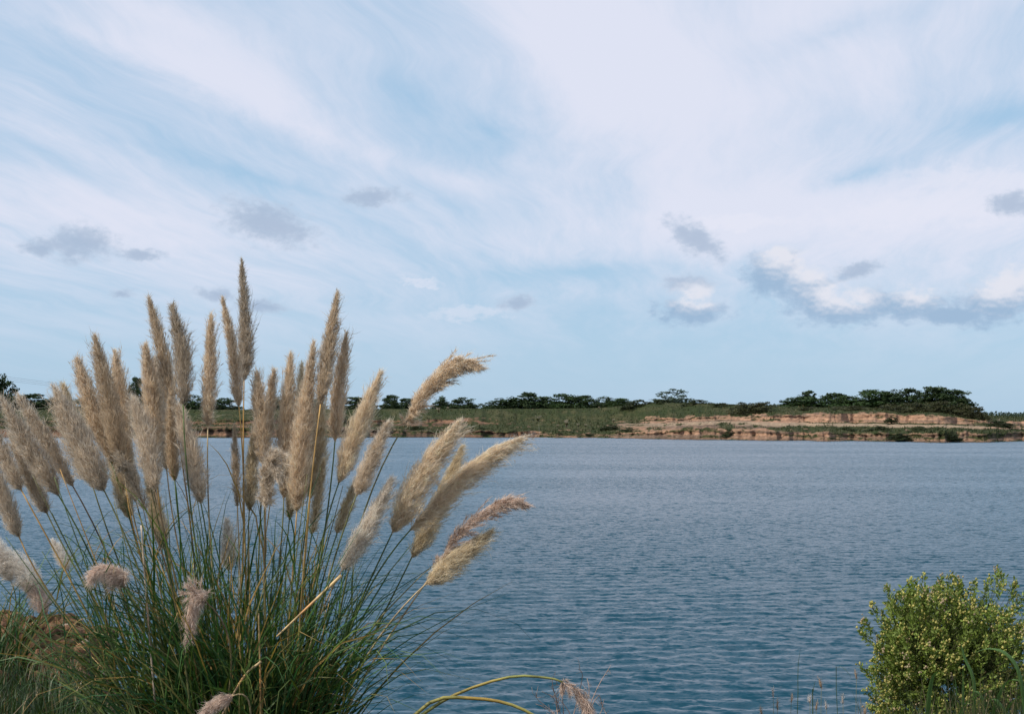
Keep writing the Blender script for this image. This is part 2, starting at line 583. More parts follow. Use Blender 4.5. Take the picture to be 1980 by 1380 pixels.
def build_far():
    xs = np.concatenate([np.linspace(-1500, -150, 120, endpoint=False), np.arange(-150, 2130, 1.6), np.linspace(2130, 3600, 120)])
    n = len(xs)
    x = xs
    wv = lambda s, f, seed: (fbm(x * f, x * 0 + seed, seed, 4) - 0.5) * 2 * s
    yW = kint(KW, x) - 0
    D0 = shoreY(x) + wv(7, 0.02, 31) + wv(0.5, 0.12, 32)
    d1 = 2.2 + wv(1.6, 0.03, 33); y1 = kint(K1, x) + wv(3.5, 0.03, 34) + wv(1.0, 0.15, 35)
    d2 = 20 + wv(8, 0.02, 36); y2 = kint(K2, x) + wv(1.2, 0.03, 37)
    d3 = 34 + wv(4, 0.02, 38); y3 = kint(K3, x) + wv(1.0, 0.05, 39)
    steep = np.interp(x, [0, 650, 980, 1180, 1260, 1880, 1960], [1, 1, 6, 8, 1.6, 1.6, 4])
    gul = np.abs(fbm(x * 0.07, x * 0 + 2, 41, 4) - 0.5) * 3
    d4 = d3 + 1.4 * steep + gul; y4 = kint(K4, x) + wv(2.2, 0.025, 42) + wv(1.2, 0.14, 43)
    d5 = np.full(n, 64.0); y5 = kint(K5, x) + wv(1.0, 0.02, 44)
    prof = [(-6.0, -1.0, None)]
    stations = [(D0, np.full(n, 0.0)), ]
    def st(D, y): return (D, zat(y, D))
    P = [(D0 - 6, np.full(n, -1.0)), (D0, np.full(n, 0.02)), st(D0 + d1, y1), st(D0 + d2, y2), st(D0 + d3, y3), st(D0 + d4, y4), st(D0 + d5, y5)]
    cz = P[-1][1]
    P += [(D0 + 130, cz + 0.2), (D0 + 420, np.full(n, 4.2)), (np.full(n, 3000.0), np.full(n, 3.5)), (np.full(n, 9000.0), np.full(n, 3.5))]
    sub = [1, 9, 12, 7, 10, 12, 3, 3, 3, 2]
    Ys, Zs, seg, fr = [], [], [], []
    for i, k in enumerate(sub):
        for j in range(k):
            f = j / k
            Ys.append(P[i][0] * (1 - f) + P[i + 1][0] * f)
            Zs.append(P[i][1] * (1 - f) + P[i + 1][1] * f)
            seg.append(i); fr.append(f)
    Ys.append(P[-1][0]); Zs.append(P[-1][1]); seg.append(9); fr.append(1.0)
    Ys, Zs = np.array(Ys), np.array(Zs)
    seg = np.array(seg)[:, None].repeat(n, 1); fr = np.array(fr)[:, None].repeat(n, 1)
    XX = np.repeat(x[None], len(Ys), 0)
    rough = np.where((seg >= 1) & (seg <= 5), 1.0, 0.0)
    nz = fbm(XX * 0.09, Zs * 2.6, 51, 4) - 0.5
    Ys = Ys + nz * rough * np.where((seg == 1) | (seg == 4), 1.1, 0.6)
    Zs = Zs + (fbm(XX * 0.09, Ys * 0.5, 52, 4) - 0.5) * np.where(seg >= 2, 0.55, 0.35) * rough
    lipn = np.clip(fbm(XX * 0.02, seg * 11.0, 53, 4) * 2.4 - 0.6, 0, 1)
    lip = np.interp(fr, [0, .15, .62, .82, 1.0], [0, .5, 1.0, -.35, -.25]) * lipn                   # undercut earth with a turf lip
    Ys = Ys + np.where(seg == 1, lip * 0.9, np.where(seg == 4, lip * 0.6, 0))
    Xw = (XX - 990) / F * Ys
    V = np.stack([Xw, Ys, Zs], 2)
    # what covers the ground: earth, sand or grass
    gN = fbm(XX * 0.03, seg * 7.1 + fr * 3.5, 61, 5)
    gF = fbm(XX * 0.13, seg * 9.3 + fr * 8.0, 62, 4)
    sN = fbm(XX * 0.02, Zs * 5.5, 63, 4)
    grass = np.zeros_like(XX)
    sandw = np.zeros_like(XX)
    I = lambda xs_, vs_: np.interp(XX, xs_, vs_)
    m1 = seg == 1
    g1 = I([0, 650, 980, 1060, 1180, 1260, 1900], [0.25, .30, .4, .42, .40, 0.30, .36]) + np.where(fr > 0.72, 0.18, 0)
    g2 = I([0, 700, 980, 1160, 1250, 1480, 1560, 1850, 1980], [.6, .55, .9, .9, .3, .35, .95, .9, .8]) - np.where((fr > 0.80) & (XX > 1450), 0.6, 0)
    g3 = I([0, 700, 980, 1160, 1250, 1480, 1560, 1600, 1840, 1900], [.6, .6, .95, .9, .2, .25, .4, .9, .7, .7]) - np.where((fr < 0.5) & (XX > 1380), 0.7, 0)
    g4 = I([0, 650, 700, 960, 1000, 1160, 1260, 1500, 1850, 1900, 1980], [.5, .5, .48, .55, .98, .95, .35, .2, .15, .6, .3])
    g5 = np.where(fr < 0.12, 0.75, 1.2)
    for s_, gg in ((1, g1), (2, g2), (3, g3), (4, g4), (5, g5)):
        w_ = np.clip((gg - 0.5) * 1.15 + 0.5 + (gN - 0.5) * 1.7 + (gF - 0.5) * 0.9, 0, 1)
        grass = np.where(seg == s_, np.clip((w_ - 0.42) / 0.16, 0, 1), grass)
    grass = np.where(seg >= 6, 1, grass)
    sandw = np.where(((seg == 2) & (fr > 0.6)) | ((seg == 3) & (fr < 0.55)), I([1150, 1300, 1850, 1950], [0.2, .9, .95, .3]), 0.1)
    strata = fbm(XX * 0.004, Zs * 3.0 + 2 * fbm(XX * 0.02, Zs, 65, 3), 64, 3)
    dirt = C_DIRT2 + (C_DIRT - C_DIRT2) * np.clip((strata - 0.32) / 0.3, 0, 1)[..., None]
    dirt = dirt * (0.45 + 1.1 * gF)[..., None]
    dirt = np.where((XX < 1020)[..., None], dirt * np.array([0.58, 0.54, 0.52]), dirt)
    wet = np.clip((0.35 - Zs) / 0.3, 0, 1)[..., None]
    dirt = dirt * (1 - 0.6 * wet)
    dirt = dirt * (1 - sandw[..., None]) + C_SAND * (0.8 + 0.4 * gF)[..., None] * sandw[..., None]
    gr = C_GRASS + (C_GRASS2 - C_GRASS) * np.clip((gN - 0.35) / 0.3, 0, 1)[..., None]
    gr = gr + (C_GRASS3 - gr) * np.clip((gF - 0.45) / 0.25, 0, 1)[..., None]
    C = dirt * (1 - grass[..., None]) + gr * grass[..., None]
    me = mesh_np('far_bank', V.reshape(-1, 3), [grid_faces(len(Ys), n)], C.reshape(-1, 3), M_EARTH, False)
    o = link('far_bank_terrain', me)
    tag(o, 'eroded earth bank with grassy top across the lake', None, None, 'structure')
    return V, grass, seg


FARV, FARG, FARS = build_far()


# tall grass and scrub on the far bank (nobody could count it)
def build_far_grass():
    rs = np.random.RandomState(3)
    ok = (FARG > 0.7) & (FARS >= 1) & (FARS <= 6)
    pts = FARV[ok]
    px = px_x(pts[:, 0], pts[:, 1])
    pts = pts[(px > -120) & (px < 2100)]
    n = 26000
    P = pts[rs.randint(len(pts), size=n)] + rs.normal(size=(n, 3)) * np.array([0.35, 0.8, 0.0])
    P[:, 2] -= 0.08
    h = rs.gamma(3, 0.11, n) + 0.12
    clump = fbm(P[:, 0] * 0.12, P[:, 1] * 0.12, 71, 3)
    h *= 0.25 + 0.7 * clump
    w = rs.uniform(0.05, 0.16, n)
    th = rs.uniform(-0.7, 0.7, n)
    a = np.stack([np.cos(th), np.sin(th), np.zeros(n)], 1) * w[:, None]
    tip = P + np.stack([rs.normal(0, .16, n), rs.normal(0, .16, n), h], 1)
    V = np.stack([P - a, P + a, tip], 1).reshape(-1, 3)
    f = np.arange(3 * n).reshape(-1, 3)
    c = np.where((clump > 0.5)[:, None], C_GRASS3 * 1.1, C_GRASS)
    c = c * rs.uniform(0.85, 1.2, (n, 1))
    dry = rs.rand(n) < 0.07
    c[dry] = np.array([0.13, 0.115, 0.055]) * rs.uniform(.7, 1.2, (dry.sum(), 1))
    me = mesh_np('far_grass', V, [f], np.repeat(c, 3, 0), M_TREE)
    tag(link('far_grass', me), 'rough green grass covering the far bank', 'grass', None, 'stuff')


build_far_grass()

# ------------------------------------------------------------------ far trees
def leaf_cards(centres, normals_up, size, rs, col, stretch=1.0):
    n = len(centres)
    a = rnd_unit(n, rs)
    b = np.cross(a, rnd_unit(n, rs)); b /= np.linalg.norm(b, axis=1, keepdims=True) + 1e-9
    s = size * rs.uniform(0.6, 1.4, n)
    a = a * s[:, None] * stretch; b = b * s[:, None] * 0.6
    V = np.stack([centres - a, centres + b * 0.9, centres + a, centres - b * 0.9], 1).reshape(-1, 3)
    return V, np.arange(4 * n).reshape(-1, 4), np.repeat(col, 4, 0)


def crown_mesh(name, seed, nclump, per, leaf, flat=0.75, mat=M_TREE, base=(0.034, 0.056, 0.022)):
    """unit crown: about 1 wide (radius .5) and 1 tall, from z=0 to z=1, of leaf clumps with gaps"""
    rs = np.random.RandomState(seed)
    Vs, Fs, Cs, n0 = [], [], [], 0
    domes = [(0., 0., .40, 1.0)] + [(rs.uniform(-.28, .28), rs.uniform(-.28, .28), rs.uniform(.18, .28), rs.uniform(.55, .98)) for _ in range(4)]
    for i in range(nclump * 3 // 2):
        gx, gy, gr, gh = domes[0 if i % 2 else rs.randint(5)]
        z = 0.02 + 0.87 * rs.rand() ** 1.3
        if i >= nclump:                              # skirt of low growth down to the ground
            gx, gy, gr, gh, z = 0., 0., .46, 1., rs.uniform(0, .3)
        rm = gr * math.sqrt(max(0.02, 1 - (max(z - 0.28, 0) / 0.63) ** 2)) * rs.uniform(0.85, 1.1)
        a_ = rs.rand() * 6.28
        r = rs.rand() ** 0.45 * rm
        c = np.array([gx + math.cos(a_) * r, gy + math.sin(a_) * r, z * gh])
        cr = rs.uniform(0.07, 0.15)
        q = rnd_unit(per, rs) * (rs.rand(per, 1) ** 0.4) * cr * np.array([1.15, 1.15, flat])
        tone = rs.uniform(0.75, 1.3)
        col = np.array(base) * tone * rs.uniform(0.75, 1.3, (per, 1)) + rs.uniform(-.004, .004, (per, 3))
        V, f, cc = leaf_cards(c + q, None, leaf, rs, np.clip(col, .005, 1))
        Vs.append(V); Fs.append(f + n0); Cs.append(cc); n0 += len(V)
    return mesh_np(name, np.concatenate(Vs), [np.concatenate(Fs)], np.concatenate(Cs), mat)


def trunk_mesh(name, seed):
    """unit trunk with limbs reaching into the crown; height 1"""
    rs = np.random.RandomState(seed)
    bag = Bag()
    c = np.array([0.07, 0.055, 0.04])
    P = spline([(0, 0, -0.05), (rs.normal(0, .02), rs.normal(0, .02), 0.2), (rs.normal(0, .04), rs.normal(0, .04), 0.45)], 6)
    v_, f_ = tube(P, np.linspace(0.035, 0.024, 6), 6)
    bag.add(v_, f_, c)
    for k in range(5):
        a = k * 1.257 + rs.uniform(-.4, .4)
        e = P[-1] + np.array([math.cos(a) * .26, math.sin(a) * .26, rs.uniform(.2, .4)])
        m_ = (P[3] + e) / 2 + np.array([0, 0, .04])
        v_, f_ = tube(spline([P[3 + k % 3], m_, e], 5), np.linspace(0.018, 0.005, 5), 5)
        bag.add(v_, f_, c)
    return bag.mesh(name, M_BARK)


CROWNS = [crown_mesh('tree_crown', 100 + i, 90, 46, 0.034) for i in range(7)]
LOWCR = [crown_mesh('bush_crown', 150 + i, 50, 46, 0.036, 0.9, base=(0.040, 0.052, 0.022)) for i in range(4)]
BROWNCR = [crown_mesh('mound_crown', 170 + i, 60, 50, 0.030, 0.9, base=(0.052, 0.054, 0.024)) for i in range(3)]
PALECR = [crown_mesh('haze_tinted_crown', 180 + i, 44, 40, 0.034, 0.9, base=(0.075, 0.105, 0.085)) for i in range(2)]  # distance haze put into the leaf colour, paler and bluer
GREENCR = [crown_mesh('green_crown', 190 + i, 90, 46, 0.034, 0.8, base=(0.040, 0.070, 0.024)) for i in range(2)]
TRUNKS = [trunk_mesh('tree_trunk', 200 + i) for i in range(3)]
SETS = {'t': CROWNS, 'b': LOWCR, 'm': BROWNCR, 'h': PALECR, 'g': GREENCR}
_cnt = [0]


def far_tree(px, ytop, ybase, wpx, d, kind, label, cat='tree', group=None, name=None, zb=None):
    """tree on the far bank, d metres behind the shore line; sizes measured on the photograph"""
    Y = shoreY(px) + d
    X = (px - 990) / F * Y
    zt = zat(ytop, Y)
    zb = (crest_z(px) if zb is None else zb) - 0.15
    h = zt - zb
    w = wpx / F * Y
    k = _cnt[0]; _cnt[0] += 1
    nm = name or {'t': 'tree', 'g': 'tree', 'h': 'tree', 'b': 'bush', 'm': 'bush'}[kind]
    e = empty(nm, (X, Y, zb), label, cat, group)
    rot = (k * 2.399) % 6.28
    tr = link('trunk', TRUNKS[k % 3], e)
    tr.scale = (h * 0.9, h * 0.9, h * 0.85)
    tr.rotation_euler = (0, 0, rot)
    lo = 0.0
    cr = link('crown', SETS[kind][k % len(SETS[kind])], e)
    wk = 1.42 if cat == 'tree' and kind != 'h' and wpx > 40 else 1.2
    cr.scale = (w * wk, w * wk, h * (1 - lo) * 1.06)
    cr.location = (0, 0, -0.04 * h)
    cr.rotation_euler = (0, 0, rot)
    return e


G1 = 'trees in the dark row on the far bank'
for a in (
    (8, 722, 790, 46, 74, 't', 'dark tree cut by the left edge, by the power wires'),
    (70, 760, 790, 70, 80, 't', 'dark round tree under the power wires behind the plumes'),
    (118, 764, 790, 50, 76, 't', 'dark tree showing between leaning plumes below the power wires'),
    (168, 768, 790, 56, 82, 't', 'low dark tree behind the plumes, next right of the power wires'),
    (262, 724, 790, 36, 84, 't', 'tall narrow dark tree rising between plumes at upper left'),
    (375, 762, 790, 52, 78, 't', 'dark tree seen just below the darkest plume'),
    (435, 768, 790, 46, 80, 't', 'dark tree behind the stalk below the tallest plume'),
    (535, 766, 790, 56, 82, 't', 'dark tree between two pairs of plumes, mid clump'),
    (600, 768, 790, 48, 80, 't', 'dark tree hidden behind the crowded middle plumes'),
    (686, 766, 790, 62, 80, 't', 'dark tree right behind the base of the slim plume, end of clump'),
    (757, 761, 790, 40, 76, 't', 'round dark tree standing alone left of the drooping feathery plume'),
    (788, 768, 790, 36, 84, 't', 'small tree touching the feathery plume from behind on its left side'),
    (856, 765, 791, 40, 78, 't', 'dark tree directly behind the feathery drooping plume'),
    (894, 767, 791, 42, 76, 't', 'dark tree right of the feathery plume, before the gap in the row'),
    (966, 769, 791, 52, 74, 't', 'first low dark tree right of the gap in the row'),
    (1014, 757, 791, 58, 78, 't', 'tallest dark tree in the row at the middle of the far bank'),
    (1052, 765, 791, 46, 80, 't', 'dark tree just right of the tallest tree of the middle row'),
    (1088, 760, 791, 52, 78, 'g', 'green-tinged tree in the middle of the row'),
    (1128, 762, 791, 50, 76, 't', 'broad dark tree right of the green-tinged tree in the row'),
    (1166, 766, 791, 44, 76, 't', 'dark tree second from right end of the middle row'),
    (1200, 769, 790, 42, 76, 'g', 'low green tree ending the middle row, beside the grassy rise'),
):
    far_tree(*a, 'tree', G1)
far_tree(926, 779, 791, 44, 210, 'h', 'pale hazy tree far off in the gap of the row', 'tree', None, zb=5.6)
far_tree(1304, 750, 776, 74, 96, 'h', 'greyish spreading tree alone on top of the grassy rise', 'tree')
G2 = 'trees of the right-hand grove'
for a in (
    (1563, 753, 788, 40, 92, 't', 'small dark tree poking up at left end of the right grove'),
    (1552, 766, 788, 84, 76, 'g', 'broad low green tree at the left end of the right grove'),
    (1608, 757, 788, 50, 82, 't', 'round dark tree between green tree and long grove at right'),
    (1640, 764, 788, 60, 78, 'g', 'low green tree in the dip of the right grove'),
    (1684, 752, 789, 70, 80, 'g', 'greener tree starting the tall part of the right grove'),
    (1728, 752, 789, 60, 82, 't', 'dark tree second in the tall part of the right grove'),
    (1766, 749, 789, 62, 84, 't', 'dark tree at the middle of the tall right grove'),
    (1806, 745, 789, 66, 82, 't', 'highest dark tree of the right grove'),
    (1846, 750, 790, 62, 80, 't', 'dark tree at the right end of the grove, sloping crown'),
):
    far_tree(*a, 'tree', G2)
G3 = 'scrub bushes along the top of the far bank'
for a in (
    (1232, 772, 789, 60, 60, 'b', 'low bush on the left foot of the grassy rise'),
    (1270, 770, 789, 70, 64, 'b', 'low bush just left of the greyish tree on the rise'),
    (1352, 772, 789, 60, 62, 'b', 'small bush right of the greyish tree on the rise'),
    (1398, 777, 789, 64, 62, 'b', 'low bush on the flat stretch between rise and dark mound'),
    (1436, 775, 803, 60, 44, 'm', 'brown-green bush, left half of the mound above the sandy ledge'),
    (1476, 776, 803, 66, 44, 'm', 'brown-green bush, right half of the mound above the sandy ledge'),
    (1720, 779, 799, 80, 56, 'm', 'low bush in front of the grove above the upright earth face'),
    (1766, 776, 799, 70, 50, 'm', 'brownish bush in front of the tall grove, second from its right'),
    (1815, 774, 800, 70, 50, 'm', 'brownish bush below the right end of the grove'),
    (1858, 778, 806, 60, 48, 'm', 'dark bush at the shoulder where the bank drops'),
    (1888, 784, 810, 50, 46, 'm', 'dark rounded bush last before the bank drops at right'),
    (1640, 783, 798, 90, 54, 'm', 'flat bush along the lip of the upright earth face, left part'),
    (1570, 785, 800, 80, 54, 'm', 'flat bush on the bank top just right of the sandy hump'),
):
    far_tree(*a, 'bush', G3, zb=zat(a[2], shoreY(a[0]) + a[4]))
G4 = 'small bushes on the lower ledge of the far bank'
for i, (px, yt, yb, w, d, lab) in enumerate((
    (810, 822, 834, 40, 8, 'small bush on the reddish ledge below the feathery plume'),
    (930, 826, 837, 30, 7, 'small bush on the ledge above the water, left of the green slope'),
    (1180, 818, 830, 40, 12, 'small bush at the left start of the sandy terraces'),
    (1215, 826, 838, 44, 6, 'small bush at the water foot of the first sandy terrace'),
    (1408, 828, 842, 30, 4, 'dark bush growing on the lower earth face below the mound'),
    (1512, 836, 846, 30, 3, 'small bush low on the earth face near the middle right'),
    (1640, 824, 834, 40, 10, 'small bush on the ledge below the left of the upright earth face'),
    (1700, 823, 835, 50, 10, 'bush on the ledge below the middle of the upright earth face'),
    (1742, 836, 848, 44, 3, 'dark bush hanging on the lower earth face below the grove'),
    (1838, 837, 849, 44, 3, 'dark bush on the lower earth face below the shoulder'),
    (1722, 803, 814, 26, 31, 'round bush against the upright earth face'),
    (1780, 824, 834, 44, 10, 'bush on the ledge below the right of the upright earth face'),
    (1925, 812, 826, 60, 30, 'green bush on the slope at the far right'),
)):
    Yb = shoreY(px) + d
    far_tree(px, yt, yb, w, d, 'b', lab, 'bush', G4, zb=zat(yb, Yb))


# far-off wood beyond the plain at the right
def far_wood():
    rs = np.random.RandomState(19)
    n = 7000
    px = rs.uniform(1880, 2700, n)
    Y = rs.uniform(820, 900, n)
    X = (px - 990) / F * Y
    top = 2.6 + 3.4 * fbm(X * 0.06, X * 0, 81, 3)
    z = 3.6 + rs.rand(n) * top * 0.9
    V, f, c = leaf_cards(np.stack([X, Y, z], 1), None, 0.8, rs, np.array([0.040, 0.062, 0.042]) * rs.uniform(.7, 1.3, (n, 1)))
    me = mesh_np('far_wood', V, [f], c, M_TREE)
    tag(link('far_wood', me), 'thin dark line of woods beyond the plain at far right', 'woods', None, 'stuff')


far_wood()


# pale pampas tufts on the far bank
def tuft_mesh(seed):
    rs = np.random.RandomState(seed)
    bag = Bag()
    for k in range(13):
        a = rs.rand() * 6.28; l = rs.uniform(0.05, 0.5)
        b_ = np.array([math.cos(a) * .1, math.sin(a) * .1, 0])
        e = np.array([math.cos(a) * l, math.sin(a) * l, rs.uniform(.5, 1.0)])
        P = spline([b_, (b_ + e) / 2 + np.array([0, 0, .12]), e], 7)
        v_, f_ = tube(P, np.array([.008, .008, .010, .026, .036, .026, .005]), 5)
        bag.add(v_, f_, np.array([0.48, 0.42, 0.33]) * rs.uniform(.8, 1.1))
    n = 90
    for k in range(n):
        a = rs.rand() * 6.28; l = rs.uniform(0.2, 0.55)
        P = spline([(0, 0, 0), (math.cos(a) * l * .5, math.sin(a) * l * .5, .5), (math.cos(a) * l, math.sin(a) * l, rs.uniform(.25, .55))], 4)
        v_, f_ = ribbon(P, [.02, .02, .015, .003], np.array([-math.sin(a), math.cos(a), 0.]))
        bag.add(v_, f_, np.array([0.09, 0.11, 0.04]) * rs.uniform(.8, 1.3))
    return bag.mesh('tuft', M_PLUME)


TUFT = tuft_mesh(4)
for px, yb, wpx, d, lab in (
    (1095, 826, 17, 14, 'largest pale tuft standing on the green ledge at the middle'),
    (1078, 827, 8, 14, 'tiny pale tuft just left of the largest one on the ledge'),
    (1118, 826, 9, 14, 'tiny pale tuft just right of the largest one on the ledge'),
    (1132, 826, 8, 14, 'tiny pale tuft farthest right on the green ledge'),
    (1040, 816, 15, 30, 'spread pale tuft on the green slope left of the ledge'),
    (848, 798, 12, 40, 'pale tuft in the field right of the feathery plume'),
    (866, 793, 8, 50, 'tiny pale tuft in front of the tree row near the gap'),
    (1186, 817, 9, 22, 'pale tuft on the left rim of the sandy terraces'),
    (1930, 820, 12, 30, 'pale tuft on the green slope at far right'),
    (1948, 824, 8, 26, 'tiny pale tuft nearest the right edge of the far bank'),
    (1158, 792, 7, 52, 'tiny pale tuft before the right end of the middle row'),
):
    Y = shoreY(px) + d
    o = link('pampas_tuft', TUFT, None, ((px - 990) / F * Y, Y, zat(yb, Y)))
    s_ = wpx / F * Y
    o.scale = (s_, s_, s_ * 0.95)
    o.rotation_euler = (0, 0, px)
    tag(o, lab, 'grass tuft', 'pale tufts on the far bank')

# power line at the left
def pole(px, ytop, d, lab):
    Y = shoreY(px) + d
    X = (px - 990) / F * Y
    zb = crest_z(px) - 0.3
    zt = zat(ytop, Y)
    e = empty('utility_pole', (X, Y, zb), lab, 'pole', 'poles of the power line')
    bag = Bag(); v_, f_ = tube([(0, 0, 0), (0, 0, (zt - zb) * .5), (0, 0, zt - zb)], [.16, .14, .11], 8)
    bag.add(v_, f_, np.array([.2, .17, .14])); link('post', bag.mesh('post', M_BARK), e)
    bag = Bag(); v_, f_ = tube([(-1.1, 0, zt - zb - .25), (0, 0, zt - zb - .25), (1.1, 0, zt - zb - .25)], .07, 4)
    bag.add(v_, f_, np.array([.2, .17, .14])); link('crossarm', bag.mesh('crossarm', M_BARK), e)
    return np.array([X, Y, zt])


pa = pole(-60, 722, 70, 'timber power pole just outside the left edge')
pb = pole(205, 752, 150, 'timber power pole hidden behind the leaning plumes')
for k, (off, dz_, lab) in enumerate(((-1.0, -0.1, 'lowest power wire at the left edge'), (0.0, 0.35, 'middle power wire at the left edge'), (1.0, 0.8, 'topmost power wire at the left edge'))):
    A = pa + np.array([off, 0, -.2 + dz_ * 0.9]); B = pb + np.array([off, 0, -.2 + dz_ * 0.9])
    P = np.array([A * (1 - q) + B * q - np.array([0, 0, 4 * q * (1 - q) * 0.5]) for q in np.linspace(0, 1, 16)])
    bag = Bag(); v_, f_ = tube(P, 0.022, 4); bag.add(v_, f_, np.array([.06, .06, .07]))
    tag(link('power_wire', bag.mesh('power_wire', M_BARK)), lab, 'wire', 'wires of the power line')

# ------------------------------------------------------------------ near bank
def bank_edge(X):
    return np.interp(X, [-30, -9, -5.2, -3.9, -3.2, -2.55, -2.2, -1.6, 0, 1.2, 2.0, 3.2, 5, 30], [15, 13.4, 12.8, 12.3, 11.3, 8.7, 7.5, 7.05, 6.75, 6.7, 6.9, 7.6, 8.4, 9])


def near_z(X, Y):
    e = bank_edge(X) + (fbm(X * 1.3, Y * 1.3, 91, 4) - 0.5) * 0.7
    z = 2.95 + 0.25 * (fbm(X * 0.35, Y * 0.35, 92, 3) - 0.5) + 0.10 * (fbm(X * 2.5, Y * 2.5, 93, 3) - 0.5)
    z = z - np.clip(Y - 2, 0, 20) * 0.012
    lump = np.clip((-2.2 - X) / 1.2, 0, 1) * np.clip((Y - 8.2) / 1.5, 0, 1)
    z = z + lump * (0.40 * (fbm(X * 1.7, Y * 1.7, 94, 5) - 0.5) + 0.14 * (fbm(X * 6, Y * 6, 98, 3) - 0.5))
    d = Y - e
    drop = np.clip(d / 1.9, 0, 1.2)
    z = z - (drop ** 0.8) * 3.4 - np.clip(d + 0.5, 0, 0.5) * 0.25
    return np.maximum(z, -0.6)


def build_near():
    xs = np.concatenate([np.linspace(-30, -6, 30, endpoint=False), np.linspace(-6, 6, 150), np.linspace(6, 30, 31)[1:]])
    ys = np.concatenate([np.linspace(-40, 3, 24, endpoint=False), np.linspace(3, 16, 160), np.array([17, 18.5, 20])])
    X, Y = np.meshgrid(xs, ys)
    Z = near_z(X, Y)
    n1 = fbm(X * 1.6, Y * 1.6, 95, 4); n2 = fbm(X * 7, Y * 7, 96, 3)
    bare = np.clip((Y - 8.6) / 0.8, 0, 1) * np.clip((0.70 - n1) / 0.1, 0, 1) * np.clip((-2.0 - X) / .5, 0, 1)
    gz = np.gradient(Z, axis=0) / np.gradient(Y, axis=0)
    bare = np.maximum(bare, np.clip((-gz - 0.5) / 0.5, 0, 1) * (0.55 + 0.45 * (n1 < .55)))
    soil = np.array([0.150, 0.078, 0.042]) * (0.5 + n2)[..., None]
    gr = np.array([0.050, 0.040, 0.022]) * (0.5 + 0.9 * n2)[..., None]      # dead thatch under the grass
    C = soil * bare[..., None] + gr * (1 - bare[..., None])
    me = mesh_np('near_bank', np.stack([X, Y, Z], 2).reshape(-1, 3), [grid_faces(len(ys), len(xs))], C.reshape(-1, 3), M_SOIL, True)
    tag(link('near_bank_ground', me), 'grassy earth bank on the near shore', None, None, 'structure')


build_near()


def build_near_grass():
    rs = np.random.RandomState(23)
    n = 52000
    X = np.where(rs.rand(n) < .6, rs.uniform(-4.2, -1.6, n), rs.uniform(-4.6, 3.4, n)); Y = rs.uniform(5.2, 12.5, n)
    e = bank_edge(X)
    dens = fbm(X * 1.5, Y * 1.5, 97, 3)
    keep = (Y < e + 0.35) & (rs.rand(n) < np.where(Y > 8.5, 0.12, 1.0) * np.clip(dens * 2 - .3, .1, 1))
    X, Y = X[keep], Y[keep]
    n = len(X)
    Z = near_z(X, Y) - 0.01
    bag = Bag()
    h = rs.gamma(4, 0.034, n) + 0.04
    h = np.where(X > -2.0, h * 0.75, h)
    h = np.where(Y > 8.6, h * 0.45, h)
    a = rs.rand(n) * 6.28
    lean = rs.uniform(0.05, 0.7, n) * h
    P = np.stack([X, Y, Z], 1)
    dirv = np.stack([np.cos(a), np.sin(a), np.zeros(n)], 1)
    side = np.stack([-np.sin(a), np.cos(a), np.zeros(n)], 1) * rs.uniform(0.002, 0.0045, n)[:, None]
    m_ = P + dirv * (lean * 0.3)[:, None] + np.array([0, 0, 1.]) * (h * 0.62)[:, None]
    tp = P + dirv * lean[:, None] + np.array([0, 0, 1.]) * (h * 0.95)[:, None]
    V = np.stack([P - side, P + side, m_ - side * .8, m_ + side * .8, tp], 1).reshape(-1, 3)
    i = np.arange(n) * 5
    q = np.stack([i, i + 1, i + 3, i + 2], 1); t3 = np.stack([i + 2, i + 3, i + 4], 1)
    c = np.array([0.032, 0.058, 0.018]) * rs.uniform(.6, 1.5, (n, 1))
    dry = rs.rand(n) < np.where(Y > 8.6, 0.6, 0.10)
    c[dry] = np.array([0.25, 0.18, 0.095]) * rs.uniform(.5, 1.2, (dry.sum(), 1))
    me = mesh_np('bank_grass', V, [q, t3], np.repeat(c, 5, 0), M_LEAF)
    tag(link('bank_grass', me), 'short green and dry grass on the near bank', 'grass', None, 'stuff')


build_near_grass()


def build_clods():
    rs = np.random.RandomState(29)
    n = 1500
    X = rs.uniform(-5.0, -2.2, n); Y = rs.uniform(8.4, 12.6, n)
    ok = Y < bank_edge(X) + 0.5
    X, Y = X[ok], Y[ok]
    n = len(X)
    r = rs.gamma(2.2, 0.012, n) + 0.006
    Z = near_z(X, Y) + r * 0.3
    import bmesh
    bm = bmesh.new()
    bmesh.ops.create_icosphere(bm, subdivisions=1, radius=1.0)
    v0 = np.array([v_.co[:] for v_ in bm.verts]); f0 = np.array([[q.index for q in f_.verts] for f_ in bm.faces])
    bm.free()
    V = v0[None] * (r[:, None, None] * rs.uniform(.6, 1.3, (n, len(v0), 1))) * np.array([1.2, 1.0, .7]) + np.stack([X, Y, Z], 1)[:, None, :]
    Fc = (f0[None] + np.arange(n)[:, None, None] * len(v0)).reshape(-1, 3)
    c = np.array([0.17, 0.095, 0.055]) * rs.uniform(.5, 1.5, (n, 1))
    pale = rs.rand(n) < .06
    c[pale] = np.array([.42, .34, .27])
    me = mesh_np('earth_clods', V.reshape(-1, 3), [Fc], np.repeat(c, len(v0), 0), M_SOIL)
    tag(link('earth_clods', me), 'crumbled reddish earth on the bare bank at left', 'earth', None, 'stuff')


build_clods()

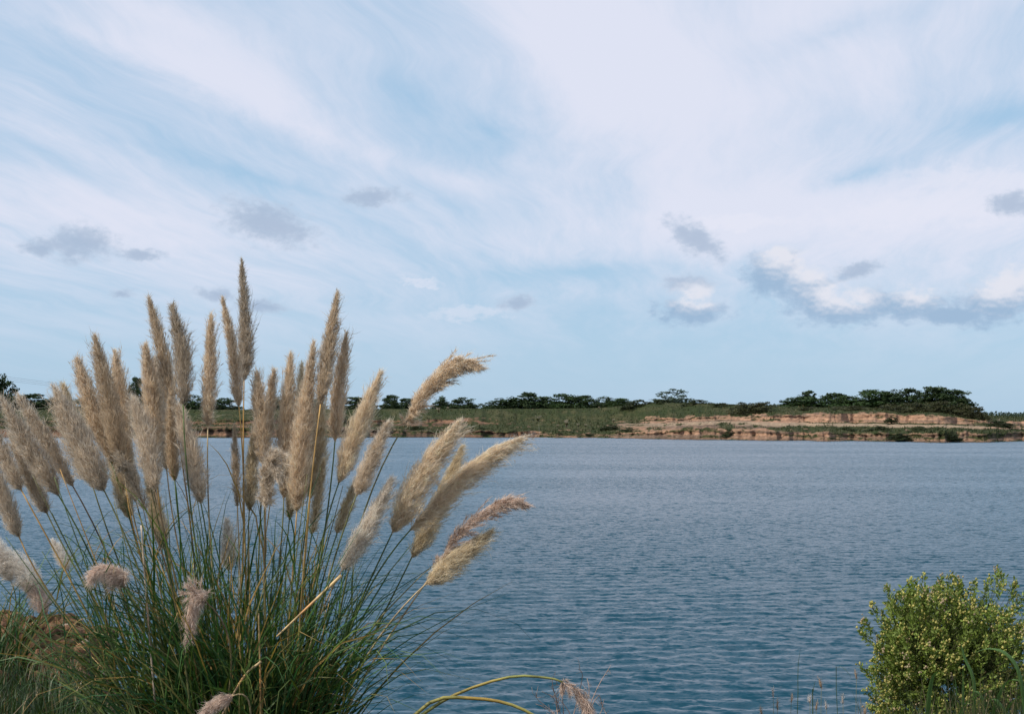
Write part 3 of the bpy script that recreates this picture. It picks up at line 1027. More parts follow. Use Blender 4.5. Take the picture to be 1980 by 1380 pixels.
# ------------------------------------------------------------------ pampas grass
TONES = {
    'gold': ((0.79, 0.62, 0.435), (0.97, 0.90, 0.79)),
    'grey': ((0.71, 0.58, 0.435), (0.95, 0.89, 0.79)),
    'dark': ((0.50, 0.405, 0.30), (0.76, 0.68, 0.56)),
    'brown': ((0.62, 0.485, 0.335), (0.86, 0.76, 0.62)),
    'cream': ((0.86, 0.69, 0.49), (0.97, 0.91, 0.80)),
    'pale': ((0.84, 0.74, 0.63), (0.97, 0.93, 0.87)),
    'pink': ((0.74, 0.57, 0.46), (0.95, 0.85, 0.77)),
    'olive': ((0.74, 0.61, 0.42), (0.92, 0.85, 0.68)),
}


def fluff_mesh(axis, R, tone, seed, droop=(0, 0, 0), dens=1.0):
    """full silky plume: fine hairs rising all round the axis, short spikelets inside"""
    rs = np.random.RandomState(seed)
    A = spline(axis, 60)
    Tn = tangents(A)
    L = np.linalg.norm(np.diff(A, axis=0), axis=1).sum()
    droop = np.array(droop, float)
    lo, hi = (np.array(q) for q in TONES[tone])
    n = int(np.clip(7200 * (L / 0.5) * (R / 0.05), 2600, 13000) * dens)
    s = rs.beta(1.15, 1.25, n)
    pk = rs.uniform(0.20, 0.32)
    q = np.clip((s - pk) / (1 - pk), 0, 1)
    pw = rs.uniform(2.0, 3.2)
    az_ = rs.rand(n) * 6.283
    wav = 0.38 + 1.18 * fbm(s * rs.uniform(15, 22), az_ * 1.6, seed % 97, 3)             # locks that stand out
    env = np.clip(s / pk + 0.08, 0.04, 1) ** 0.75 * (1 - q ** pw) * wav + 0.02
    idx = s * 59
    i0 = idx.astype(int).clip(0, 58); f = (idx - i0)[:, None]
    P = A[i0] * (1 - f) + A[i0 + 1] * f
    Tb = Tn[i0]
    ref = np.cross(Tb, np.array([0.2, 0.9, 0.3])); ref /= np.linalg.norm(ref, axis=1, keepdims=True)
    rf2 = np.cross(Tb, ref)
    rad = ref * np.cos(az_)[:, None] + rf2 * np.sin(az_)[:, None]
    u_ = rs.rand(n) ** 0.55
    r = env * R * 0.78 * u_
    O = P + rad * r[:, None] + droop * (r * 1.6 + 0.2 * R)[:, None]
    core = rs.rand(n) < 0.34
    lift = np.radians(rs.uniform(6, 32, n) + 26 * np.clip(1 - s / 0.10, 0, 1))
    D = Tb * np.cos(lift)[:, None] + rad * np.sin(lift)[:, None] + droop * 1.3 + rs.normal(size=(n, 3)) * np.where(core, 0.55, 0.30)[:, None]
    D /= np.linalg.norm(D, axis=1, keepdims=True)
    hl = np.where(core, rs.uniform(.007, .015, n), rs.uniform(.016, .044, n)) * np.clip(R / 0.045, .6, 1.25) * np.interp(s, [0, .7, 1], [0.9, 1, .75])
    wild = (rs.rand(n) < 0.16) & ~core
    hl = np.where(wild, hl * 1.6, hl)
    O = O - D * (hl * 0.3)[:, None]
    wd = np.where(core, rs.uniform(.0008, .0014, n), rs.uniform(.00045, .0008, n))
    side = np.cross(D, rnd_unit(n, rs)); side /= np.linalg.norm(side, axis=1, keepdims=True) + 1e-9
    side *= wd[:, None]
    Mi = O + D * (hl * .5)[:, None]
    Tp = O + (D + rs.normal(size=(n, 3)) * 0.12 + droop * .3) * hl[:, None]
    V = np.stack([O - side, O + side, Mi - side * .85, Mi + side * .85, Tp], 1).reshape(-1, 3)
    i = np.arange(n) * 5
    fs = [np.stack([i, i + 1, i + 3, i + 2], 1), np.stack([i + 2, i + 3, i + 4], 1)]
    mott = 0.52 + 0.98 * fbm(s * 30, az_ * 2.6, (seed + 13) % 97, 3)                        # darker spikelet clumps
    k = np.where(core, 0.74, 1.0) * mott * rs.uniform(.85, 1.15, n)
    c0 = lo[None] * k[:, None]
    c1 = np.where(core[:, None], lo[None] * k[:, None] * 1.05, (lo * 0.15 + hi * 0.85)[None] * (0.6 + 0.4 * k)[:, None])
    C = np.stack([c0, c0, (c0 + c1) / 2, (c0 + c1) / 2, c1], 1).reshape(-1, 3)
    bag = Bag()
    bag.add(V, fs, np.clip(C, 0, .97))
    v_, f_ = tube(A[::4], np.linspace(0.0026, 0.0006, len(A[::4])), 5)
    bag.add(v_, f_, lo * 0.6)
    return bag


def plume_mesh(axis, R, tone, seed, style='n', droop=(0, 0, 0), dens=1.0):
    rs = np.random.RandomState(seed)
    A = spline(axis, 60)
    Tn = tangents(A)
    seglen = np.linalg.norm(np.diff(A, axis=0), axis=1)
    L = seglen.sum()
    droop = np.array(droop, float)
    lo, hi = (np.array(q) for q in TONES[tone])
    feather = style == 'f'
    nb = int((120 if feather else 165) * L / 0.5)
    nb = max(nb, 30)
    s = rs.rand(nb) ** 1.05 * 0.96
    if feather:                                      # branchlets hang together in locks
        k = max(9, int(L / 0.024))
        s = ((rs.randint(0, k, nb) + 0.3) / k + rs.normal(0, .010, nb)).clip(0, .97)
    idx = s * 59
    i0 = idx.astype(int).clip(0, 58); f = (idx - i0)[:, None]
    P = A[i0] * (1 - f) + A[i0 + 1] * f
    Tb = Tn[i0] * (1 - f) + Tn[i0 + 1] * f
    # envelope of the plume along its length
    pk = 0.22 + rs.uniform(-.03, .06)
    env = np.where(s < pk, (0.60 + 0.40 * (s / pk) ** 0.8), np.clip(1 - ((s - pk) / (1 - pk)) ** 1.4, 0, 1) * 0.96 + 0.04)
    rad = rnd_unit(nb, rs)
    rad -= (rad * Tb).sum(1, keepdims=True) * Tb
    rad /= np.linalg.norm(rad, axis=1, keepdims=True)
    dn = np.linalg.norm(droop)
    if dn > 0:
        rad = rad + droop / dn * min(dn * 1.6, 2.2)
        rad -= (rad * Tb).sum(1, keepdims=True) * Tb
        rad /= np.linalg.norm(rad, axis=1, keepdims=True) + 1e-9
    asc = np.radians(rs.uniform(8, 24, nb) * (1.6 if feather else 1.0) + 34 * np.clip(1 - s / 0.14, 0, 1))
    Lb = 0.98 * R * env * rs.uniform(0.55, 1.15, nb) / np.sin(asc)
    Lb = np.minimum(Lb, 0.40 * L)
    Lb = np.minimum(Lb, (1.02 - s) * L / np.cos(asc) + 0.016)
    d0 = Tb * np.cos(asc)[:, None] + rad * np.sin(asc)[:, None]
    nh = int((44 if not feather else 50) * dens)
    tt = rs.rand(nb, nh) ** 0.8
    b3 = lambda q: q[:, None, :]
    sag = droop[None, None, :] * (tt ** 2)[..., None] * Lb[:, None, None]
    O = b3(P) + b3(d0) * (tt * Lb[:, None])[..., None] + sag
    D = b3(d0) + 2 * droop[None, None, :] * tt[..., None]
    core = rs.rand(nb, nh) < (0.36 if not feather else 0.5)
    spread = np.where(core, 0.55, np.where(rs.rand(nb, nh) < .3, 0.75, 0.42) if not feather else 0.30)
    D = D / np.linalg.norm(D, axis=2, keepdims=True) + rs.normal(size=(nb, nh, 3)) * spread[..., None]
    D /= np.linalg.norm(D, axis=2, keepdims=True)
    hl = np.where(core, rs.uniform(.012, .022, (nb, nh)), rs.uniform(.020, .050, (nb, nh)) * (0.8 if feather else 1.0))
    hl *= np.clip(R / 0.042, 0.6, 1.25)
    hl *= np.interp(s, [0, .6, 1], [1.0, 1.0, 0.55])[:, None]
    wd = np.where(core, rs.uniform(.0009, .0016, (nb, nh)), rs.uniform(.0005, .0010, (nb, nh)))
    O = O.reshape(-1, 3); D = D.reshape(-1, 3); hl = hl.ravel(); wd = wd.ravel(); core = core.ravel()
    n = len(O)
    side = np.cross(D, rnd_unit(n, rs)); side /= np.linalg.norm(side, axis=1, keepdims=True) + 1e-9
    side *= wd[:, None]
    Mi = O + D * (hl * .5)[:, None]
    curl = rs.normal(size=(n, 3)) * 0.16 + droop * 0.35
    Tp = O + (D + curl) * hl[:, None]
    V = np.stack([O - side, O + side, Mi - side * .85, Mi + side * .85, Tp], 1).reshape(-1, 3)
    i = np.arange(n) * 5
    fs = [np.stack([i, i + 1, i + 3, i + 2], 1), np.stack([i + 2, i + 3, i + 4], 1)]
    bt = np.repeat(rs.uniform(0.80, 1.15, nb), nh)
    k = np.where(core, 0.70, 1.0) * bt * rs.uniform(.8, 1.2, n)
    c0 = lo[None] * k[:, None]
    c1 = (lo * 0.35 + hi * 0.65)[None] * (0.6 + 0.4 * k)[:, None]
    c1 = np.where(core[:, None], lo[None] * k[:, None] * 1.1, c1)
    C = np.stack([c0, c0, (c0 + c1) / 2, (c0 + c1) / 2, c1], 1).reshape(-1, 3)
    # the branchlets themselves
    bag = Bag()
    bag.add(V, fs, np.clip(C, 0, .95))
    q = np.linspace(0, 1, 4)
    for j in range(nb):
        Pj = P[j] + d0[j] * (q * Lb[j])[:, None] + droop * (q ** 2)[:, None] * Lb[j]
        v_, f_ = ribbon(Pj, np.array([.0012, .001, .0008, .0003]), rad[j] + .01)
        bag.add(v_, f_, lo * 0.8)
    v_, f_ = tube(A[::4], np.linspace(0.0026, 0.0006, len(A[::4])), 5)
    bag.add(v_, f_, lo * 0.7)
    return bag


YC = 6.4                                            # distance of the big clump
BASE_PX = 480
STEMCOL = {
    'green': (0.085, 0.125, 0.035), 'olive': (0.16, 0.16, 0.055), 'gold': (0.50, 0.30, 0.10), 'tan': (0.42, 0.31, 0.17), 'brown': (0.16, 0.105, 0.055)}

# each flower stalk: plume axis pixels from its foot to its tip, width, depth offset, colour, style, droop, stalk colour, label of the plume
PL = [
    ([(472, 733), (474, 650), (467, 500)], 40, 0.15, 'dark', 'n', (0.02, 0, -0.02), 'gold', 'tallest plume of the clump, grey-brown, upright'),
    ([(462, 785), (452, 690), (430, 575)], 34, 0.0, 'gold', 'n', (0, 0, 0), 'gold', 'golden plume touching the tallest one on its left'),
    ([(402, 822), (405, 720), (408, 607)], 40, -0.05, 'gold', 'n', (0, 0, 0), 'tan', 'free-standing golden plume left of the tallest pair'),
    ([(354, 780), (352, 690), (333, 590)], 50, -0.1, 'dark', 'n', (0.03, 0, -0.04), 'green', 'darkest blunt plume, leaning slightly to the left'),
    ([(335, 792), (316, 690), (287, 574)], 42, 0.05, 'brown', 'n', (0, 0, 0), 'brown', 'brown plume just left of the darkest one'),
    ([(300, 885), (294, 780), (281, 665)], 50, 0.12, 'gold', 'n', (0, 0, 0), 'gold', None),
    ([(234, 890), (212, 780), (183, 648)], 56, 0.10, 'brown', 'n', (0, 0, 0), 'tan', None),
    ([(240, 900), (234, 790), (222, 678)], 50, 0.22, 'gold', 'n', (0, 0, 0), 'gold', None),
    ([(214, 890), (180, 795), (148, 693)], 52, 0.25, 'gold', 'n', (0, 0, 0), 'green', None),
    ([(200, 945), (152, 850), (106, 750)], 84, -0.15, 'grey', 'n', (-.02, 0, -0.02), 'olive', 'broadest greyish plume leaning left'),
    ([(140, 938), (88, 850), (34, 762)], 44, 0.1, 'grey', 'n', (0, 0, 0), 'brown', None),
    ([(112, 955), (60, 870), (2, 770)], 58, 0.0, 'grey', 'n', (0, 0, 0), 'green', None),
    ([(40, 945), (10, 890), (-30, 800)], 46, 0.1, 'grey', 'n', (0, 0, 0), 'gold', None),
    ([(36, 1035), (10, 970), (-22, 880)], 48, -0.1, 'grey', 'n', (0, 0, 0), 'gold', None),
    ([(300, 945), (284, 860), (258, 770)], 58, -0.2, 'grey', 'n', (0, 0, 0), 'brown', None),
    ([(282, 985), (258, 930), (240, 897), (230, 905)], 36, -0.35, 'dark', 'n', (-.05, 0, -0.08), 'brown', 'short dark plume with a bent tip in front'),
    ([(338, 928), (333, 860), (328, 770)], 36, 0.1, 'brown', 'n', (0, 0, 0), 'green', None),
    ([(388, 970), (370, 880), (345, 785)], 58, -0.1, 'grey', 'n', (0, 0, 0), 'green', None),
    ([(318, 1060), (302, 990), (280, 890)], 44, 0.3, 'olive', 'n', (0, 0, 0), 'green', None),
    ([(250, 1000), (232, 930), (210, 850)], 46, 0.28, 'olive', 'n', (0, 0, 0), 'green', None),
    ([(459, 978), (456, 900), (453, 818)], 22, 0.0, 'brown', 'n', (0, 0, 0), 'tan', 'slimmest brown plume at the middle of the clump'),
    ([(482, 985), (486, 920), (490, 830)], 40, 0.08, 'olive', 'n', (0, 0, 0), 'olive', None),
    ([(508, 895), (504, 810), (496, 720)], 44, 0.0, 'gold', 'n', (0, 0, 0), 'olive', None),
    ([(512, 885), (520, 800), (530, 713)], 36, 0.1, 'gold', 'n', (0, 0, 0), 'olive', None),
    ([(549, 960), (553, 830), (562, 684)], 56, 0.05, 'gold', 'n', (0, 0, 0), 'olive', None),
    ([(574, 985), (582, 860), (607, 660)], 58, -0.05, 'gold', 'n', (0, 0, 0), 'gold', None),
    ([(600, 960), (612, 870), (618, 770)], 54, 0.2, 'olive', 'n', (0, 0, 0), 'green', None),
    ([(620, 780), (632, 690), (653, 563)], 44, -0.12, 'brown', 'n', (0.02, 0, 0), 'gold', 'tall plume at the right of the clump, leaning right'),
    ([(648, 850), (655, 760), (670, 644)], 44, 0.0, 'gold', 'n', (0, 0, 0), 'green', None),
    ([(656, 930), (690, 835), (736, 720)], 56, 0.1, 'cream', 'n', (.02, 0, 0), 'green', None),
    ([(690, 955), (716, 890), (750, 816)], 48, -0.1, 'grey', 'n', (.04, 0, -.04), 'olive', None),
    ([(603, 1032), (614, 965), (626, 885)], 32, 0.12, 'olive', 'n', (0, 0, 0), 'green', None),
    ([(514, 978), (516, 930), (522, 896), (532, 908)], 42, -0.25, 'grey', 'n', (0.02, 0, -0.25), 'brown', 'shaggy nodding plume, dark in the middle'),
    ([(662, 1100), (708, 1020), (757, 924)], 54, -0.05, 'pale', 'n', (.06, 0, -.04), 'tan', None),
    ([(760, 1026), (805, 930), (886, 815)], 78, -0.05, 'cream', 'n', (.14, 0, -.04), 'green', 'biggest cream plume, brushed to the right'),
    ([(797, 1075), (845, 975), (892, 862)], 52, 0.1, 'olive', 'n', (.12, 0, -.08), 'green', None),
    ([(795, 1022), (880, 930), (950, 876), (1007, 845)], 56, -0.05, 'cream', 'n', (.12, 0, -.20), 'green', 'long plume stretched out far to the right'),
    ([(783, 820), (822, 758), (862, 716), (900, 703), (922, 708)], 60, 0.05, 'gold', 'f', (.08, 0, -.12), 'olive', 'feathery plume bending over at the top right'),
    ([(838, 1105), (890, 1030), (945, 985), (990, 970), (1016, 976)], 46, -0.05, 'pink', 'f', (.10, 0, -.15), 'tan', 'combed-out feathery plume lowest on the right'),
    ([(826, 1126), (880, 1078), (952, 1024)], 62, -0.12, 'olive', 'n', (.10, 0, -.12), 'tan', None),
    ([(442, 1100), (442, 1060), (438, 1008)], 46, 0.3, 'pale', 'n', (0, 0, 0), 'green', 'small white plume low among the leaves'),
    ([(238, 1130), (224, 1104), (204, 1098), (188, 1104)], 66, -0.3, 'pink', 'n', (-.05, 0, -.45), 'green', 'round nodding pinkish plume low on the left'),
    ([(394, 1160), (383, 1152), (370, 1182), (358, 1248)], 50, -0.45, 'pink', 'f', (.14, 0, -.14), 'brown', 'limp hanging pinkish plume in front of the leaves'),
    ([(652, 1030), (668, 985), (690, 925)], 32, 0.15, 'olive', 'n', (0, 0, 0), 'green', None),
    ([(448, 1345), (420, 1358), (385, 1385)], 38, -0.5, 'pink', 'n', (0, 0, -.1), 'tan', 'fallen plume at the bottom edge'),
    ([(262, 965), (240, 880), (206, 765)], 52, 0.32, 'gold', 'n', (0, 0, 0), 'green', None),
    ([(178, 935), (152, 850), (122, 742)], 50, 0.34, 'olive', 'n', (0, 0, 0), 'olive', None),
    ([(560, 1000), (572, 880), (584, 700)], 50, 0.28, 'olive', 'n', (0, 0, 0), 'green', None),
    ([(322, 905), (312, 800), (300, 690)], 46, 0.32, 'grey', 'n', (0, 0, 0), 'tan', None),
    ([(90, 990), (58, 920), (18, 835)], 46, 0.2, 'grey', 'n', (0, 0, 0), 'olive', None),
]

pampas = empty('pampas_grass', (float(at(BASE_PX, 1486, YC)[0]), YC, 2.9),
               'big pampas grass clump with dozens of tall beige plumes', 'pampas grass')
PO = np.array(pampas.location)


def stalk_path(B0, P0, tdir, bow=0.0, n=16):
    Lg = np.linalg.norm(P0 - B0)
    c1 = B0 + np.array([(P0 - B0)[0] * 0.22, (P0 - B0)[1] * .22, 0.36 * Lg])
    c2 = P0 - tdir * 0.34 * Lg
    q = np.linspace(0, 1, n)[:, None]
    return (1 - q) ** 3 * B0 + 3 * (1 - q) ** 2 * q * c1 + 3 * (1 - q) * q * q * c2 + q ** 3 * P0


def stem_mesh(path, c, rs, r0=0.0062, r1=0.0030):
    n = len(path)
    R = np.linspace(r0, r1, n)
    v_, f_ = tube(path, R, 6)
    c = np.array(c)
    base = np.array([0.10, 0.13, 0.04])
    mixw = np.clip(np.linspace(-.3 + rs.rand() * .4, 1.2, n), 0, 1)[:, None]
    cc = base * (1 - mixw) + c * mixw
    for k in range(2, n - 2, 5):                     # nodes of the stalk
        cc[k] = cc[k] * 0.6
    cc = cc * rs.uniform(.85, 1.15, (n, 1))
    bag = Bag(); bag.add(v_, f_, np.repeat(cc, 6, 0))
    return bag


rsP = np.random.RandomState(77)
body = {37: 0.80, 38: 0.60, 41: 0.75, 42: 0.9, 32: 0.9}
STALK_PATHS = []
for i, (pts, wpx, dY, tone, style, droop, sc, lab) in enumerate(PL):
    Yp = YC + dY
    lean = rsP.uniform(-0.05, 0.05)
    ax = [at(x, y, Yp + lean * k) for k, (x, y) in enumerate(pts)]
    bx = BASE_PX + (pts[0][0] - BASE_PX) * 0.42 + rsP.uniform(-25, 25)
    B0 = at(bx, 1486, YC + dY * 0.8)
    B0[2] = float(near_z(np.array(B0[0]), np.array(B0[1]))) - 0.03
    td = ax[1] - ax[0]; td = td / np.linalg.norm(td)
    R = wpx * (0.98 if style == 'n' else 0.9) / 2 / F * Yp
    path = stalk_path(B0, ax[0], td)
    STALK_PATHS.append(path)
    st = link('flower_stalk', stem_mesh(path, STEMCOL[sc], rsP).mesh('flower_stalk', M_STEM, True, PO), pampas)
    dens = (1.0 if wpx < 60 else 1.3) * (1.6 if len(pts) >= 4 and style == 'n' and pts[-1][1] < 1200 and droop[2] < -.2 else 1.0)
    full = style == 'n' and droop[2] > -.22
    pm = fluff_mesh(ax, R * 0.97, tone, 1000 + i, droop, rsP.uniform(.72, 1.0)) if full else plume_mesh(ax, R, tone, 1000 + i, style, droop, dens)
    if full:                                         # loose branchlets that break the outline
        fb = plume_mesh(ax, R * 1.05, tone, 1700 + i, 'n', np.array(droop) + np.array([rsP.uniform(-.02, .06), 0, rsP.uniform(-.08, .0)]), rsP.uniform(.14, .30))
        pm.add(np.concatenate(fb.v), [np.concatenate(f) for f in fb.f.values()], np.concatenate(fb.c))
    if not full:                                     # soft body under the hanging locks
        fb = fluff_mesh(ax, R * body.get(i, 0.75), tone, 1500 + i, np.array(droop) * 0.8, 1.0)
        pm.add(np.concatenate(fb.v), [np.concatenate(f) for f in fb.f.values()], np.concatenate(fb.c))
    po = link('plume', pm.mesh('plume', M_PLUME, False, PO), st)
    if lab:
        po['label'] = lab


# stalks whose plumes are gone or hidden, leaning with the fan
for k in range(34):
    xt = rsP.uniform(-40, 760) if k > 13 else rsP.uniform(-60, 150)
    yt = rsP.uniform(900, 1120) + (90 if xt < 60 else 0)
    dY = rsP.uniform(-.3, .3)
    bx = BASE_PX + (xt - BASE_PX) * 0.44 + rsP.uniform(-30, 30)
    B0 = at(bx, 1486, YC + dY)
    B0[2] = float(near_z(np.array(B0[0]), np.array(B0[1]))) - 0.03
    P1 = at(xt, yt, YC + dY)
    td = P1 - B0; td[0] *= 1.15; td /= np.linalg.norm(td)
    path = stalk_path(B0, P1, td)
    STALK_PATHS.append(path)
    sc = ['green', 'green', 'olive', 'gold', 'tan'][rsP.randint(5)]
    link('leafy_stalk', stem_mesh(path, STEMCOL[sc], rsP, .0062, .0015).mesh('leafy_stalk', M_STEM, True, PO), pampas)


# leaf blades ----------------------------------------------------------------
def blade(rs, length, width, th0, curl, seg=9, twist=0.0):
    """blade in the X-Z plane, rising from the origin and arching towards +X"""
    s = np.linspace(0, 1, seg)
    th = th0 + curl * s ** 1.7
    ds = length / (seg - 1)
    x = np.concatenate([[0], np.cumsum(np.sin(th[:-1]) * ds)])
    z = np.concatenate([[0], np.cumsum(np.cos(th[:-1]) * ds)])
    y = np.cumsum(rs.normal(0, 0.006, seg)) + twist * s ** 2 * length
    P = np.stack([x, y, z], 1)
    Wd = width * np.clip(1.02 - s ** 2.2, 0.02, 1) * np.clip(0.5 + s * 4, 0, 1)
    tw = np.array([math.sin(twist * 2), math.cos(twist * 2), 0.0])
    return ribbon(P, Wd, np.repeat(tw[None], seg, 0))


def blade_col(rs, seg_n, dry_p=0.08):
    r = rs.rand()
    if r < dry_p:
        c = np.array([0.42, 0.27, 0.10]) * rs.uniform(.6, 1.15)
        c2 = c * 1.1
    else:
        c = np.array([[0.036, 0.092, 0.026], [0.058, 0.125, 0.030], [0.034, 0.098, 0.040], [0.090, 0.135, 0.032]][rs.randint(4)]) * rs.uniform(.55, 1.45)
        c2 = c * np.array([1.25, 1.15, 1.0]) if rs.rand() < .85 else np.array([0.33, 0.24, 0.10])
    q = np.linspace(0, 1, seg_n)[:, None] ** 2
    return np.repeat(c * (1 - q) + c2 * q, 3, 0)


rsB = np.random.RandomState(31)
VAR = []
for k in range(44):
    v_, f_ = blade(rsB, rsB.uniform(0.85, 1.5), rsB.uniform(.0044, .0074), rsB.uniform(.0, .12), rsB.uniform(.1, 2.4) ** 1.2, 9, rsB.normal(0, .22))
    bag = Bag(); bag.add(v_, f_, blade_col(rsB, 9))
    VAR.append(bag.mesh('leaf_blade', M_LEAF))


def blade_base(rs):
    r = rs.rand() ** 0.6
    a = rs.rand() * 6.28
    return np.array([math.cos(a) * r * 0.40 - 0.04, math.sin(a) * r * 0.26, 0.0])


for k in range(250):
    b0 = blade_base(rsB)
    o = link('leaf_blade', VAR[k % 44], pampas)
    lean = b0[0] * 0.9 + rsB.normal(0, .13)
    leany = b0[1] * 0.9 + rsB.normal(0, .12)
    zz_ = float(near_z(np.array(PO[0] + b0[0]), np.array(PO[1] + b0[1]))) - PO[2] - 0.02
    o.location = (b0[0], b0[1], zz_)
    azm = math.atan2(b0[1] + rsB.normal(0, .3), b0[0] + rsB.normal(0, .3))
    o.rotation_euler = (-leany * 0.9, lean * 0.9, azm)
    sc_ = rsB.uniform(.75, 1.1)
    o.scale = (sc_, 1.0, sc_)

bag = Bag()
for k in range(1250):
    b0 = blade_base(rsB)
    short = rsB.rand() < 0.5
    v_, f_ = blade(rsB, rsB.uniform(0.35, 0.8) if short else rsB.uniform(.7, 1.3), rsB.uniform(.0034, .0064), rsB.uniform(.0, .35), rsB.uniform(.1, 2.8), 7, rsB.normal(0, .3))
    am = math.atan2(b0[1] + rsB.normal(0, .4), b0[0] + rsB.normal(0, .4))
    c, s = math.cos(am), math.sin(am)
    Rz = np.array([[c, -s, 0], [s, c, 0], [0, 0, 1]])
    lean = b0[0] * 0.6 * (1 if b0[0] < 0 else .7) + rsB.normal(0, .14)
    c, s = math.cos(lean), math.sin(lean)
    Ry = np.array([[c, 0, s], [0, 1, 0], [-s, 0, c]])
    zz_ = -0.04
    v_ = v_ @ Rz.T @ Ry.T + b0 + np.array([0, 0, zz_])
    bag.add(v_, f_, blade_col(rsB, 7))
# blades that leave the stalks higher up
for path in STALK_PATHS:
    for k in range(rsB.randint(2, 5)):
        j = rsB.randint(4, 11)
        v_, f_ = blade(rsB, rsB.uniform(.28, .62), rsB.uniform(.0022, .0040), rsB.uniform(.1, .3), rsB.uniform(1.0, 2.6), 8, rsB.normal(0, .2))
        am = rsB.rand() * 6.28
        c, s = math.cos(am), math.sin(am)
        v_ = v_ @ np.array([[c, -s, 0], [s, c, 0], [0, 0, 1]]).T
        bag.add(v_ + path[j] - PO, f_, blade_col(rsB, 8, 0.2))
lb = link('leaf_blades', bag.mesh('leaf_blades', M_LEAF), pampas)
lb['kind'] = 'stuff'


def dry_stalk(pxs, dY, col, r0=.008, r1=.005, name='dry_stalk', lab=None, parent=pampas, org=PO):
    P = spline([at(x, y, YC + dY) for x, y in pxs], 16)
    v_, f_ = tube(P, np.linspace(r0, r1, 16), 7)
    b_ = Bag(); cc = np.array(col) * rsP.uniform(.7, 1.2, (16, 1)); cc[5] *= .45; cc[11] *= .5; cc[6:9] *= np.array([1.25, .95, .8]); b_.add(v_, f_, np.repeat(cc, 7, 0))
    o = link(name, b_.mesh(name, M_STEM, True, org), parent)
    if lab: o['label'] = lab
    return o


dry_stalk([(535, 1230), (660, 1112)], -0.4, (.55, .38, .18), .0035, .0075, 'dry_stalk', 'snapped straw-coloured stalk')
dry_stalk([(425, 1390), (470, 1310), (505, 1278)], -0.45, (.50, .36, .19), .004, .006)
dry_stalk([(505, 1480), (503, 1300), (500, 1185)], -0.4, (.36, .24, .10), .0045, .0035)
dry_stalk([(300, 1360), (285, 1180), (273, 1015)], -0.25, (.50, .40, .30), .0045, .0035)
# two bent-over stalks at the bottom edge, one ending in a dry hanging plume
s1 = dry_stalk([(690, 1470), (800, 1392), (880, 1342), (985, 1308), (1060, 1310), (1088, 1318)], -0.2, (.24, .24, .07), .0085, .0045, 'bent_stalk', 'green-yellow stalk arching over the bottom edge')
pm = plume_mesh([at(1085, 1316, YC - .2), at(1118, 1335, YC - .2), at(1140, 1372, YC - .22), at(1150, 1440, YC - .25)], 20 / F * YC, 'pink', 2001, 'f', (-.06, 0, -.45), 1.0)
link('plume', pm.mesh('plume', M_PLUME, False, PO), s1)['label'] = 'dry pinkish plume hanging at the bottom edge'
dry_stalk([(740, 1450), (830, 1358), (910, 1349), (990, 1362), (1060, 1400), (1110, 1450)], -0.3, (.34, .30, .08), .0085, .006, 'bent_stalk', 'yellowish stalk arching lower at the bottom edge')

# second clump behind at the left edge ---------------------------------------
YB = 9.0
pb_ = at(-10, 1300, YB)
zb = float(near_z(np.array(pb_[0]), np.array(YB)))
clump2 = empty('pampas_grass', (pb_[0], YB, zb), 'small pampas clump with white plumes, cut by the left edge', 'pampas grass')
O2 = np.array(clump2.location)
for i, (pts, wpx, tone, droop) in enumerate((
        ([(132, 1100), (118, 1072), (100, 1042)], 30, 'pale', (.05, 0, -.1)),
        ([(75, 1150), (45, 1100), (5, 1075), (-20, 1085)], 62, 'pale', (.1, 0, -.35)),
        ([(88, 1185), (70, 1140), (40, 1120)], 46, 'pink', (.05, 0, -.2)),
        ([(20, 1120), (-10, 1060), (-40, 1040)], 50, 'pale', (.0, 0, -.1)),
)):
    ax = [at(x, y, YB) for x, y in pts]
    td = ax[1] - ax[0]; td /= np.linalg.norm(td)
    B0 = O2 + np.array([rsP.uniform(-.1, .15), rsP.uniform(-.1, .1), -.03])
    st = link('flower_stalk', stem_mesh(stalk_path(B0, ax[0], td), STEMCOL['olive'], rsP).mesh('flower_stalk', M_STEM, True, O2), clump2)
    link('plume', fluff_mesh(ax, wpx * 1.1 / 2 / F * YB, tone, 3000 + i, np.array(droop) * .5).mesh('plume', M_PLUME, False, O2), st)
for k in range(120):
    o = link('leaf_blade', VAR[k % 44], clump2)
    b0 = blade_base(rsB) * 0.6
    o.location = (b0[0], b0[1], -0.03)
    o.rotation_euler = (rsB.normal(0, .15), b0[0] + rsB.normal(0, .15), rsB.rand() * 6.28)
    sc_ = rsB.uniform(.4, .75)
    o.scale = (sc_, 1, sc_)

